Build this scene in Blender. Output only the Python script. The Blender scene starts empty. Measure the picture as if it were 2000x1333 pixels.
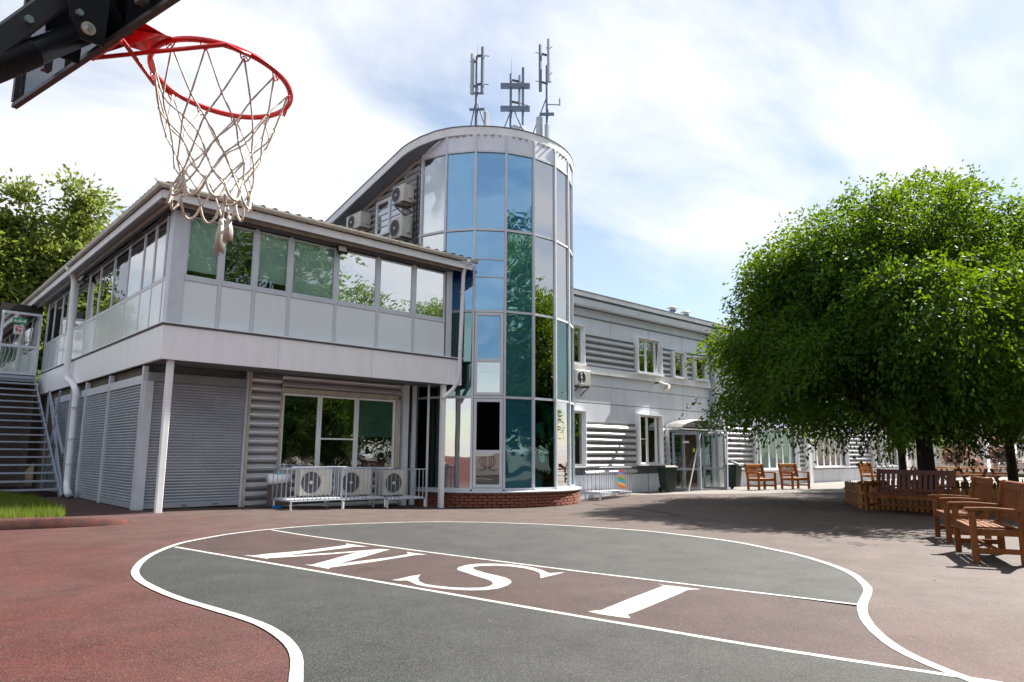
import bpy, bmesh, math, random
import numpy as np
from mathutils import Vector, Matrix
C = bpy.context.scene
R = math.radians
PI = math.pi

# ------------------------------------------------------------ camera
f, pt, roll, yaw = 1358.25, 0.160499, 0.0060615, 0.822097
EYE = Vector((0, 0, 1.28))
cam = bpy.data.cameras.new('camera')
cam.sensor_width = 36; cam.lens = f/2000*36; cam.clip_start = 0.05; cam.clip_end = 2000
co = bpy.data.objects.new('camera', cam); C.collection.objects.link(co); C.camera = co
_F = Vector((math.cos(pt)*math.cos(yaw), math.cos(pt)*math.sin(yaw), math.sin(pt)))
_R = Vector((math.sin(yaw), -math.cos(yaw), 0)); _U = _R.cross(_F)
_X = _R*math.cos(roll)+_U*math.sin(roll); _Y = -_R*math.sin(roll)+_U*math.cos(roll)
M = Matrix(((_X.x, _Y.x, -_F.x, EYE.x), (_X.y, _Y.y, -_F.y, EYE.y), (_X.z, _Y.z, -_F.z, EYE.z), (0, 0, 0, 1)))
co.matrix_world = M

# ------------------------------------------------------------ sky, sun, exposure
SUN_EL, SUN_AZ = 47.0, -7.5
w = bpy.data.worlds.new('World'); C.world = w; w.use_nodes = True
nt = w.node_tree; nt.nodes.clear()
def N(t, **k):
    n = nt.nodes.new(t)
    for a, b in k.items(): setattr(n, a, b)
    return n
out = N('ShaderNodeOutputWorld')
sky = N('ShaderNodeTexSky', sky_type='NISHITA', sun_disc=False, sun_elevation=R(SUN_EL), sun_rotation=R(90-SUN_AZ))
sky.air_density = 1.2; sky.dust_density = 0.2; sky.ozone_density = 2.0
bg = N('ShaderNodeBackground'); bg.inputs['Strength'].default_value = 0.052
nt.links.new(sky.outputs[0], bg.inputs['Color'])
cb = N('ShaderNodeBackground'); cb.inputs['Color'].default_value = (0.93, 0.95, 1.0, 1); cb.inputs['Strength'].default_value = 0.395
tc = N('ShaderNodeTexCoord'); sep = N('ShaderNodeSeparateXYZ'); nt.links.new(tc.outputs['Generated'], sep.inputs[0])
zz = N('ShaderNodeMath', operation='MAXIMUM'); zz.inputs[1].default_value = 0.0; nt.links.new(sep.outputs['Z'], zz.inputs[0])
za = N('ShaderNodeMath', operation='ADD'); za.inputs[1].default_value = 0.18; nt.links.new(zz.outputs[0], za.inputs[0])
dx = N('ShaderNodeMath', operation='DIVIDE'); nt.links.new(sep.outputs['X'], dx.inputs[0]); nt.links.new(za.outputs[0], dx.inputs[1])
dy = N('ShaderNodeMath', operation='DIVIDE'); nt.links.new(sep.outputs['Y'], dy.inputs[0]); nt.links.new(za.outputs[0], dy.inputs[1])
cmb = N('ShaderNodeCombineXYZ'); nt.links.new(dx.outputs[0], cmb.inputs['X']); nt.links.new(dy.outputs[0], cmb.inputs['Y'])
mp = N('ShaderNodeMapping'); mp.inputs['Scale'].default_value = (0.55, 1.0, 1); mp.inputs['Rotation'].default_value = (0, 0, R(35)); mp.inputs['Location'].default_value = (4.3, 2.1, 0)
nt.links.new(cmb.outputs[0], mp.inputs['Vector'])
nz = N('ShaderNodeTexNoise'); nz.inputs['Scale'].default_value = 1.5; nz.inputs['Detail'].default_value = 9; nz.inputs['Roughness'].default_value = 0.56; nz.inputs['Distortion'].default_value = 0.35
nt.links.new(mp.outputs[0], nz.inputs['Vector'])
rp = N('ShaderNodeValToRGB'); rp.color_ramp.elements[0].position = 0.40; rp.color_ramp.elements[0].color = (0.24, 0.24, 0.24, 1); rp.color_ramp.elements[1].position = 0.58; rp.color_ramp.elements[1].color = (0.92, 0.92, 0.92, 1)
nt.links.new(nz.outputs['Fac'], rp.inputs[0])
# veil thickens towards the horizon
hz = N('ShaderNodeMapRange'); hz.inputs['From Min'].default_value = 0.0; hz.inputs['From Max'].default_value = 0.30; hz.inputs['To Min'].default_value = 0.38; hz.inputs['To Max'].default_value = 0.0
nt.links.new(zz.outputs[0], hz.inputs['Value'])
mx = N('ShaderNodeMath', operation='MAXIMUM'); nt.links.new(rp.outputs[0], mx.inputs[0]); nt.links.new(hz.outputs[0], mx.inputs[1])
ms = N('ShaderNodeMixShader'); nt.links.new(mx.outputs[0], ms.inputs[0]); nt.links.new(bg.outputs[0], ms.inputs[1]); nt.links.new(cb.outputs[0], ms.inputs[2])
nt.links.new(ms.outputs[0], out.inputs[0])
sl = bpy.data.lights.new('sun', 'SUN'); sl.energy = 5.0; sl.angle = R(0.53); sl.color = (1.0, 0.95, 0.87)
so = bpy.data.objects.new('sun', sl); C.collection.objects.link(so)
sd = Vector((math.cos(R(SUN_EL))*math.cos(R(SUN_AZ)), math.cos(R(SUN_EL))*math.sin(R(SUN_AZ)), math.sin(R(SUN_EL))))
so.rotation_euler = sd.to_track_quat('Z', 'Y').to_euler(); so.location = (0, 0, 40)
C.view_settings.view_transform = 'Standard'; C.view_settings.look = 'None'
C.view_settings.exposure = 1.55; C.view_settings.gamma = 1.0; C.view_settings.use_curve_mapping = False

# ------------------------------------------------------------ helpers
def link(o): C.collection.objects.link(o); return o
class MB:
    """collects shapes, build() links them as one mesh object"""
    def __init__(s): s.v = []; s.f = []
    def add(s, vs, fs):
        n = len(s.v); s.v += [tuple(p) for p in vs]; s.f += [tuple(i+n for i in q) for q in fs]; return s
    def box(s, x0, x1, y0, y1, z0, z1):
        return s.add([(x0,y0,z0),(x1,y0,z0),(x1,y1,z0),(x0,y1,z0),(x0,y0,z1),(x1,y0,z1),(x1,y1,z1),(x0,y1,z1)],
                     [(0,3,2,1),(4,5,6,7),(0,1,5,4),(1,2,6,5),(2,3,7,6),(3,0,4,7)])
    def bar(s, a, b, wd, ht, up=(0,0,1)):
        a = Vector(a); b = Vector(b); d = (b-a).normalized(); up = Vector(up)
        sd_ = d.cross(up)
        if sd_.length < 1e-4: sd_ = d.cross(Vector((1,0,0)))
        sd_.normalize(); u2 = sd_.cross(d).normalized(); sx = sd_*wd/2; uz = u2*ht/2
        vs = [a-sx-uz, a+sx-uz, a+sx+uz, a-sx+uz, b-sx-uz, b+sx-uz, b+sx+uz, b-sx+uz]
        return s.add(vs, [(0,1,2,3),(7,6,5,4),(0,4,5,1),(1,5,6,2),(2,6,7,3),(3,7,4,0)])
    def tube(s, pts, r, n=8, cap=True):
        pts = [Vector(p) for p in pts]; m = len(pts); rs = r if isinstance(r, (list, tuple)) else [r]*m
        t0 = (pts[1]-pts[0]).normalized(); nrm = t0.orthogonal().normalized(); rings = []
        for i, p in enumerate(pts):
            t = ((pts[min(i+1, m-1)]-pts[max(i-1, 0)])).normalized()
            nrm = (nrm-t*nrm.dot(t))
            nrm = nrm.normalized() if nrm.length > 1e-5 else t.orthogonal().normalized()
            bn = t.cross(nrm)
            rings.append([p+(nrm*math.cos(2*PI*k/n)+bn*math.sin(2*PI*k/n))*rs[i] for k in range(n)])
        vs = [q for rg in rings for q in rg]; fs = []
        for i in range(m-1):
            for k in range(n):
                fs.append((i*n+k, i*n+(k+1) % n, (i+1)*n+(k+1) % n, (i+1)*n+k))
        if cap: fs.append(tuple(range(n-1, -1, -1))); fs.append(tuple((m-1)*n+k for k in range(n)))
        return s.add(vs, fs)
    def ring(s, c, r, rt, n=48, m=10, ax=(0,0,1)):
        q = Vector((0,0,1)).rotation_difference(Vector(ax).normalized()); vs = []; fs = []
        for i in range(n):
            a = 2*PI*i/n
            for j in range(m):
                b = 2*PI*j/m; p = Vector(((r+rt*math.cos(b))*math.cos(a), (r+rt*math.cos(b))*math.sin(a), rt*math.sin(b)))
                vs.append(q @ p+Vector(c))
        for i in range(n):
            for j in range(m): fs.append((i*m+j, ((i+1) % n)*m+j, ((i+1) % n)*m+(j+1) % m, i*m+(j+1) % m))
        return s.add(vs, fs)
    def prism(s, poly, a, b, axis='z'):
        """poly extruded from a to b; axis z: poly is (x,y); x: (y,z); y: (x,z)"""
        def P_(p, h): return (p[0], p[1], h) if axis == 'z' else ((h, p[0], p[1]) if axis == 'x' else (p[0], h, p[1]))
        n = len(poly); vs = [P_(p, a) for p in poly]+[P_(p, b) for p in poly]
        fs = [tuple(range(n-1, -1, -1)), tuple(range(n, 2*n))]+[(i, (i+1) % n, n+(i+1) % n, n+i) for i in range(n)]
        return s.add(vs, fs)
    def build(s, name, mat, parent=None, smooth=False, bevel=0):
        me = bpy.data.meshes.new(name); me.from_pydata(s.v, [], s.f)
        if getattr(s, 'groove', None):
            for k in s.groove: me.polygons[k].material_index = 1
        bm = bmesh.new(); bm.from_mesh(me); bmesh.ops.recalc_face_normals(bm, faces=bm.faces)
        if bevel: bmesh.ops.bevel(bm, geom=bm.edges[:], offset=bevel, segments=1, affect='EDGES', clamp_overlap=True)
        bm.to_mesh(me); bm.free()
        me.materials.append(mat)
        if getattr(s, 'groove', None): me.materials.append(m_groove_shade)
        if smooth: me.polygons.foreach_set('use_smooth', [True]*len(me.polygons))
        o = link(bpy.data.objects.new(name, me))
        if parent is not None:
            o.parent = parent
            w_ = world_loc(parent); me.transform(Matrix.Translation(-w_))
        return o
def world_loc(o):
    l = Vector(o.location)
    if o.parent is not None: l = l+world_loc(o.parent)
    return l
def tag(o, label=None, cat=None, group=None, kind=None):
    if label: o['label'] = label
    if cat: o['category'] = cat
    if group: o['group'] = group
    if kind: o['kind'] = kind
    return o
def thing(name, label, cat, loc=(0,0,0), rz=0, group=None):
    o = link(bpy.data.objects.new(name, None)); o.location = loc; o.rotation_euler = (0, 0, rz); o.empty_display_size = 0.2
    return tag(o, label, cat, group)
def kids(o): return [c for c in bpy.data.objects if c.parent == o]
def dup(o, loc=None, rz=None, label=None, parent=None):
    r = o.copy(); link(r)
    if parent is not None: r.parent = parent
    if loc is not None: r.location = loc
    if rz is not None: r.rotation_euler = (0, 0, rz)
    if label: r['label'] = label
    for c in kids(o): dup(c, parent=r)
    return r
def S(t): t = min(max(t, 0), 1); return t*t*(3-2*t)
def gz(u, v): return -0.30*S((v-8)/8)*S((u-5)/10)*(1-.6*S((u-17)/5))

# ------------------------------------------------------------ materials
def mat(name, col, rough=0.5, metal=0, coat=0, spec=0.5, col2=None, nscale=4, nmix=0.5, bump=0, bscale=60, detail=4, stretch=None, speckle=None, spscale=90, contrast=(0.35, 0.65), trans=None, brough=0.5):
    m = bpy.data.materials.new(name); m.use_nodes = True; t = m.node_tree; b = t.nodes['Principled BSDF']
    b.inputs['Base Color'].default_value = (*col, 1); b.inputs['Roughness'].default_value = rough; b.inputs['Metallic'].default_value = metal
    b.inputs['Coat Weight'].default_value = coat; b.inputs['Coat Roughness'].default_value = 0.03; b.inputs['Specular IOR Level'].default_value = spec
    tcn = t.nodes.new('ShaderNodeTexCoord'); src = tcn.outputs['Object']
    if stretch:
        mm = t.nodes.new('ShaderNodeMapping'); mm.inputs['Scale'].default_value = stretch; t.links.new(src, mm.inputs[0]); src = mm.outputs[0]
    last = None
    if col2:
        n = t.nodes.new('ShaderNodeTexNoise'); n.inputs['Scale'].default_value = nscale; n.inputs['Detail'].default_value = detail; n.inputs['Roughness'].default_value = 0.6
        t.links.new(src, n.inputs['Vector'])
        r = t.nodes.new('ShaderNodeMapRange'); r.inputs['From Min'].default_value = contrast[0]; r.inputs['From Max'].default_value = contrast[1]; t.links.new(n.outputs['Fac'], r.inputs['Value'])
        x = t.nodes.new('ShaderNodeMix'); x.data_type = 'RGBA'; x.inputs['A'].default_value = (*col, 1); x.inputs['B'].default_value = (*col2, 1)
        t.links.new(r.outputs[0], x.inputs['Factor']); last = x.outputs['Result']
    if speckle:
        n = t.nodes.new('ShaderNodeTexNoise'); n.inputs['Scale'].default_value = spscale; n.inputs['Detail'].default_value = 2; t.links.new(tcn.outputs['Object'], n.inputs['Vector'])
        r = t.nodes.new('ShaderNodeMapRange'); r.inputs['From Min'].default_value = 0.36; r.inputs['From Max'].default_value = 0.64; r.inputs['To Min'].default_value = 1-speckle; r.inputs['To Max'].default_value = 1+speckle; t.links.new(n.outputs['Fac'], r.inputs['Value'])
        x = t.nodes.new('ShaderNodeVectorMath'); x.operation = 'SCALE'
        if last: t.links.new(last, x.inputs[0])
        else: x.inputs[0].default_value = col
        t.links.new(r.outputs[0], x.inputs['Scale']); last = x.outputs[0]
    if last: t.links.new(last, b.inputs['Base Color'])
    if bump:
        n = t.nodes.new('ShaderNodeTexNoise'); n.inputs['Scale'].default_value = bscale; n.inputs['Detail'].default_value = 3; t.links.new(src if stretch else tcn.outputs['Object'], n.inputs['Vector'])
        bp = t.nodes.new('ShaderNodeBump'); bp.inputs['Strength'].default_value = brough; bp.inputs['Distance'].default_value = bump; t.links.new(n.outputs['Fac'], bp.inputs['Height']); t.links.new(bp.outputs[0], b.inputs['Normal'])
        if coat: t.links.new(bp.outputs[0], b.inputs['Coat Normal'])
    return m
def glass(name, tint, refl, wav=0.004, rough=0.0, gcol=(1,1,1), wscale=1.3):
    m = bpy.data.materials.new(name); m.use_nodes = True; t = m.node_tree; t.nodes.clear()
    o = t.nodes.new('ShaderNodeOutputMaterial'); tr = t.nodes.new('ShaderNodeBsdfTransparent'); tr.inputs[0].default_value = (*tint, 1)
    g = t.nodes.new('ShaderNodeBsdfGlossy'); g.inputs['Roughness'].default_value = rough; g.inputs['Color'].default_value = (*gcol, 1)
    lw = t.nodes.new('ShaderNodeFresnel'); lw.inputs['IOR'].default_value = 1.5
    mr = t.nodes.new('ShaderNodeMapRange'); mr.inputs['To Min'].default_value = refl; mr.inputs['To Max'].default_value = 1.0; t.links.new(lw.outputs[0], mr.inputs['Value'])
    x = t.nodes.new('ShaderNodeMixShader'); t.links.new(mr.outputs[0], x.inputs[0]); t.links.new(tr.outputs[0], x.inputs[1]); t.links.new(g.outputs[0], x.inputs[2]); t.links.new(x.outputs[0], o.inputs[0])
    tcn = t.nodes.new('ShaderNodeTexCoord'); n = t.nodes.new('ShaderNodeTexNoise'); n.inputs['Scale'].default_value = wscale; n.inputs['Detail'].default_value = 1; t.links.new(tcn.outputs['Object'], n.inputs['Vector'])
    bp = t.nodes.new('ShaderNodeBump'); bp.inputs['Strength'].default_value = 1.0; bp.inputs['Distance'].default_value = wav; t.links.new(n.outputs['Fac'], bp.inputs['Height']); t.links.new(bp.outputs[0], g.inputs['Normal'])
    return m
def leafmat(name, c1, c2, t1, k=0.5):
    m = bpy.data.materials.new(name); m.use_nodes = True; t = m.node_tree; t.nodes.clear()
    o = t.nodes.new('ShaderNodeOutputMaterial'); d = t.nodes.new('ShaderNodeBsdfPrincipled'); tl = t.nodes.new('ShaderNodeBsdfTranslucent')
    d.inputs['Roughness'].default_value = 0.6; d.inputs['Specular IOR Level'].default_value = 0.15
    g = t.nodes.new('ShaderNodeTexCoord'); n = t.nodes.new('ShaderNodeTexNoise'); n.inputs['Scale'].default_value = 1.1; n.inputs['Detail'].default_value = 6; t.links.new(g.outputs['Object'], n.inputs['Vector'])
    mr = t.nodes.new('ShaderNodeMapRange'); mr.inputs['From Min'].default_value = 0.35; mr.inputs['From Max'].default_value = 0.65; t.links.new(n.outputs['Fac'], mr.inputs['Value'])
    x = t.nodes.new('ShaderNodeMix'); x.data_type = 'RGBA'; x.inputs['A'].default_value = (*c1, 1); x.inputs['B'].default_value = (*c2, 1); t.links.new(mr.outputs[0], x.inputs['Factor']); t.links.new(x.outputs['Result'], d.inputs['Base Color'])
    tl.inputs['Color'].default_value = (*t1, 1)
    mm = t.nodes.new('ShaderNodeMixShader'); mm.inputs[0].default_value = k; t.links.new(d.outputs[0], mm.inputs[1]); t.links.new(tl.outputs[0], mm.inputs[2]); t.links.new(mm.outputs[0], o.inputs[0])
    return m

def ground_mat(name, left, right, speck, sp=0.55):
    """rubber asphalt: worn granular surface, redder to the west end, greyer to the east end"""
    m = bpy.data.materials.new(name); m.use_nodes = True; t = m.node_tree; b = t.nodes['Principled BSDF']; L = t.links.new
    g = t.nodes.new('ShaderNodeTexCoord'); s = t.nodes.new('ShaderNodeSeparateXYZ'); L(g.outputs['Object'], s.inputs[0])
    n1 = t.nodes.new('ShaderNodeTexNoise'); n1.inputs['Scale'].default_value = 0.35; n1.inputs['Detail'].default_value = 6; n1.inputs['Roughness'].default_value = 0.65; L(g.outputs['Object'], n1.inputs['Vector'])
    a = t.nodes.new('ShaderNodeMath'); a.operation = 'MULTIPLY_ADD'; a.inputs[1].default_value = 7.0; L(n1.outputs['Fac'], a.inputs[0]); L(s.outputs['X'], a.inputs[2])
    r = t.nodes.new('ShaderNodeMapRange'); r.inputs['From Min'].default_value = 3.0; r.inputs['From Max'].default_value = 11.0; L(a.outputs[0], r.inputs['Value'])
    x = t.nodes.new('ShaderNodeMix'); x.data_type = 'RGBA'; x.inputs['A'].default_value = (*left, 1); x.inputs['B'].default_value = (*right, 1); L(r.outputs[0], x.inputs['Factor'])
    # stains
    n3 = t.nodes.new('ShaderNodeTexNoise'); n3.inputs['Scale'].default_value = 1.7; n3.inputs['Detail'].default_value = 8; n3.inputs['Roughness'].default_value = 0.7; L(g.outputs['Object'], n3.inputs['Vector'])
    r3 = t.nodes.new('ShaderNodeMapRange'); r3.inputs['From Min'].default_value = 0.3; r3.inputs['From Max'].default_value = 0.7; r3.inputs['To Min'].default_value = 0.64; r3.inputs['To Max'].default_value = 1.28; L(n3.outputs['Fac'], r3.inputs['Value'])
    v = t.nodes.new('ShaderNodeVectorMath'); v.operation = 'SCALE'; L(x.outputs['Result'], v.inputs[0]); L(r3.outputs[0], v.inputs['Scale'])
    vo = t.nodes.new('ShaderNodeTexVoronoi'); vo.inputs['Scale'].default_value = 165; L(g.outputs['Object'], vo.inputs['Vector'])
    sv = t.nodes.new('ShaderNodeSeparateColor'); L(vo.outputs['Color'], sv.inputs[0])
    rv = t.nodes.new('ShaderNodeMapRange'); rv.inputs['To Min'].default_value = 1-sp; rv.inputs['To Max'].default_value = 1+sp; L(sv.outputs[0], rv.inputs['Value'])
    v2 = t.nodes.new('ShaderNodeVectorMath'); v2.operation = 'SCALE'; L(v.outputs[0], v2.inputs[0]); L(rv.outputs[0], v2.inputs['Scale'])
    th = t.nodes.new('ShaderNodeMapRange'); th.inputs['From Min'].default_value = 0.86; th.inputs['From Max'].default_value = 0.9; th.inputs['To Max'].default_value = 0.7; L(sv.outputs[1], th.inputs['Value'])
    x2 = t.nodes.new('ShaderNodeMix'); x2.data_type = 'RGBA'; x2.inputs['B'].default_value = (*speck, 1); L(v2.outputs[0], x2.inputs['A']); L(th.outputs[0], x2.inputs['Factor'])
    L(x2.outputs['Result'], b.inputs['Base Color'])
    bp = t.nodes.new('ShaderNodeBump'); bp.inputs['Distance'].default_value = 0.003; bp.inputs['Strength'].default_value = 0.8; L(vo.outputs['Distance'], bp.inputs['Height']); L(bp.outputs[0], b.inputs['Normal'])
    b.inputs['Roughness'].default_value = 0.72; b.inputs['Specular IOR Level'].default_value = 0.26
    return m

m_asph = ground_mat('asphalt', (0.060, 0.0085, 0.0060), (0.080, 0.061, 0.055), (0.125, 0.085, 0.075), 0.42)
m_green = ground_mat('green_rubber', (0.022, 0.024, 0.0225), (0.045, 0.046, 0.044), (0.10, 0.10, 0.096), 0.5)
m_band = ground_mat('red_rubber', (0.038, 0.017, 0.0155), (0.058, 0.039, 0.036), (0.105, 0.08, 0.075), 0.5)
m_line = mat('line_paint', (0.40, 0.39, 0.375), 0.65, col2=(0.15, 0.135, 0.13), nscale=9, detail=12, contrast=(0.50, 0.76), bump=0.001, bscale=180)
m_kerb = mat('red_rubber_kerb', (0.085, 0.018, 0.010), 0.9, col2=(0.030, 0.013, 0.011), nscale=9, bump=0.01, bscale=60, speckle=0.4)
m_soil = mat('soil', (0.05, 0.035, 0.022), 0.95, bump=0.02, bscale=30)
m_alu = mat('grey_painted_metal', (0.62, 0.65, 0.70), 0.38, metal=0.10, col2=(0.56, 0.59, 0.64), nscale=3, bump=0.0008, bscale=20)
m_white = mat('white_painted_metal', (0.88, 0.885, 0.90), 0.4, col2=(0.74, 0.75, 0.77), nscale=2, stretch=(1, 1, .4))
m_fascia = mat('white_fascia_panel', (0.90, 0.90, 0.92), 0.35, col2=(0.82, 0.815, 0.82), nscale=2.5, stretch=(2.2, 2.2, .35), contrast=(.45, .8), bump=0.0015, bscale=2)
m_shut = mat('grey_shutter', (0.36, 0.385, 0.43), 0.45, metal=0.1, col2=(0.31, 0.33, 0.37), nscale=1.2, stretch=(1, 1, 2.5))
m_groove_shade = mat('painted_groove_shade', (0.15, 0.145, 0.145), 0.6)  # shade under the ribs, painted onto the flat strips between them
m_siding = mat('corrugated_grey_metal', (0.66, 0.66, 0.69), 0.30, metal=0.45, col2=(0.56, 0.56, 0.58), nscale=1.5, stretch=(1, 1, .3))
m_panel = mat('light_grey_panel', (0.74, 0.77, 0.84), 0.4, col2=(0.67, 0.70, 0.77), nscale=1.6, stretch=(1.5, 1.5, .4))
m_joint = mat('dark_joint', (0.12, 0.13, 0.15), 0.8)
m_soffit = mat('soffit_metal', (0.22, 0.24, 0.27), 0.5, col2=(0.25, 0.27, 0.29), nscale=2)
m_gut = mat('beige_gutter', (0.52, 0.48, 0.41), 0.45, col2=(0.38, 0.34, 0.28), nscale=5, stretch=(1, 1, .5))
m_roof = mat('black_roof_sheet', (0.030, 0.031, 0.036), 0.45, bump=0.002, bscale=30)
m_frost = mat('frosted_lower_panel', (0.76, 0.81, 0.83), 0.16, coat=0.35, col2=(0.80, 0.84, 0.86), nscale=2.2, contrast=(0.5, .75), bump=0.0015, bscale=2)
m_blind = mat('mint_blind', (0.60, 0.84, 0.76), 0.7, col2=(0.54, 0.78, 0.70), nscale=2)
m_bldark = mat('dark_blue_blind', (0.07, 0.09, 0.14), 0.7)
m_blblue = mat('blue_blind', (0.16, 0.50, 0.84), 0.6, col2=(0.24, 0.60, 0.88), nscale=.9, stretch=(1, 1, .6))
m_blwhite = mat('white_blind', (0.86, 0.89, 0.89), 0.6)
m_blteal = mat('teal_blind', (0.20, 0.52, 0.58), 0.7, col2=(0.13, 0.42, 0.53), nscale=1.2, stretch=(1, 1, .3))
m_blnavy = mat('navy_blind', (0.13, 0.42, 0.60), 0.7, col2=(0.09, 0.33, 0.50), nscale=1.2)
m_curt = mat('pale_curtain', (0.50, 0.56, 0.56), 0.8, col2=(0.22, 0.28, 0.28), nscale=6, stretch=(3, 3, .15))
m_in = mat('dark_interior', (0.035, 0.03, 0.027), 0.9)
m_inb = mat('brown_interior', (0.10, 0.06, 0.035), 0.9, col2=(0.05, 0.03, 0.02), nscale=2)
m_black = mat('black_opening', (0.002, 0.002, 0.002), 1.0, spec=0)
m_tulle = mat('patterned_tulle', (0.66, 0.65, 0.62), 0.8)
m_tdark = mat('tulle_pattern', (0.12, 0.12, 0.13), 0.8)
g_clear = glass('window_glass', (0.97, 0.99, 0.98), 0.07, 0.006)
g_semi = glass('half_mirror_glass', (0.70, 0.78, 0.78), 0.24, 0.006)
g_mirror = glass('reflective_glass', (0.55, 0.62, 0.62), 0.55, 0.004)
g_tower = glass('tower_glass', (0.72, 0.85, 0.90), 0.10, 0.006, wscale=0.9)
g_blue = glass('blue_reflective_glass', (0.70, 0.86, 0.97), 0.24, 0.012, gcol=(0.55, 0.82, 1.0), wscale=0.9)
g_green = glass('green_reflective_glass', (0.90, 0.97, 0.97), 0.15, 0.02, gcol=(0.62, 0.90, 0.88), wscale=0.8)
g_wh = glass('pale_reflective_glass', (0.93, 0.95, 0.95), 0.42, 0.008, wscale=0.8)
m_brick = mat('brick', (0.27, 0.085, 0.055), 0.85, col2=(0.19, 0.07, 0.05), nscale=5, bump=0.004, bscale=40, speckle=0.25)
m_mortar = mat('mortar', (0.16, 0.11, 0.09), 0.9)
m_acw = mat('cream_plastic', (0.62, 0.60, 0.55), 0.45, col2=(0.52, 0.50, 0.45), nscale=3)
m_acg = mat('dark_fan_grille', (0.13, 0.13, 0.135), 0.6)
m_rust = mat('rusty_steel', (0.30, 0.14, 0.06), 0.8, col2=(0.42, 0.38, 0.34), nscale=8)
m_rail = mat('blue_grey_railing', (0.34, 0.38, 0.46), 0.45, col2=(0.28, 0.32, 0.40), nscale=5)
m_step = mat('grey_stair_steel', (0.34, 0.38, 0.45), 0.5, col2=(0.36, 0.20, 0.10), nscale=3.5, contrast=(0.62, 0.72))
m_wood = mat('orange_teak', (0.36, 0.125, 0.015), 0.5, spec=0.22, col2=(0.24, 0.075, 0.012), nscale=7, stretch=(1, 1, .25), bump=0.002, bscale=25)
m_wood2 = mat('red_brown_teak', (0.21, 0.070, 0.015), 0.5, spec=0.22, col2=(0.11, 0.034, 0.009), nscale=9, stretch=(1, 1, .3), bump=0.002, bscale=25)
m_wood3 = mat('purple_brown_wood', (0.12, 0.040, 0.032), 0.5, spec=0.3, col2=(0.10, 0.036, 0.030), nscale=9, stretch=(1, 1, .3))
m_pick = mat('yellow_brown_picket', (0.34, 0.145, 0.030), 0.6, col2=(0.19, 0.07, 0.02), nscale=6, stretch=(1, 1, .3))
m_bin = mat('dark_green_plastic', (0.012, 0.028, 0.020), 0.4)
m_bark = mat('bark', (0.045, 0.033, 0.025), 0.95, col2=(0.025, 0.018, 0.014), nscale=6, stretch=(1, 1, .2), bump=0.03, bscale=9)
m_blk = mat('black_powder_coat', (0.012, 0.013, 0.017), 0.38, spec=0.4, bump=0.0005, bscale=300)
m_gun = mat('dark_grey_steel', (0.075, 0.078, 0.088), 0.35, metal=0.5)
m_frame = mat('dark_bronze_frame', (0.035, 0.028, 0.027), 0.4, metal=0.2)
m_red = mat('red_enamel', (0.62, 0.012, 0.012), 0.33, coat=0.4, bump=0.0006, bscale=80)
m_rope = mat('cream_rope', (0.60, 0.56, 0.49), 0.85, bump=0.002, bscale=260, speckle=0.15, spscale=300)
m_zinc = mat('zinc_bolt', (0.55, 0.68, 0.66), 0.3, metal=0.8)
m_brass = mat('washer', (0.72, 0.64, 0.52), 0.4, metal=0.5)
m_ant = mat('antenna_grey_blue', (0.13, 0.18, 0.26), 0.5)
m_antw = mat('antenna_white', (0.40, 0.45, 0.50), 0.5)
m_sign = mat('green_sign', (0.02, 0.30, 0.13), 0.5)
m_paper = mat('white_paper', (0.75, 0.74, 0.75), 0.8)
m_ink = mat('red_ink', (0.45, 0.06, 0.08), 0.8)
m_wall = mat('brown_render', (0.16, 0.135, 0.115), 0.9, col2=(0.13, 0.11, 0.095), nscale=1)
m_conc_glare = mat('pale_concrete_and_glare', (0.20, 0.18, 0.17), 0.9, col2=(0.16, 0.145, 0.135), nscale=1.2, bump=0.003, bscale=30, speckle=0.15)  # concrete of the pavilion plinth; also the sun glare painted on the yard
m_poly = mat('smoky_polycarbonate', (0.34, 0.32, 0.30), 0.3, col2=(0.26, 0.25, 0.24), nscale=4, coat=0.3)
m_blue = mat('blue_plastic', (0.02, 0.16, 0.55), 0.4)
m_lens = mat('lamp_lens', (0.60, 0.58, 0.52), 0.2, coat=0.4)
l_main = leafmat('leaves_green', (0.016, 0.060, 0.010), (0.036, 0.090, 0.012), (0.22, 0.36, 0.006), 0.30)
l_bg = leafmat('leaves_pale_green', (0.11, 0.16, 0.03), (0.19, 0.22, 0.06), (0.26, 0.32, 0.05), 0.35)
l_back = leafmat('leaves_mid_green', (0.05, 0.10, 0.03), (0.08, 0.13, 0.04), (0.16, 0.28, 0.04), 0.35)
l_grass = leafmat('grass_blades', (0.07, 0.12, 0.012), (0.16, 0.17, 0.035), (0.20, 0.30, 0.03), 0.35)

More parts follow.
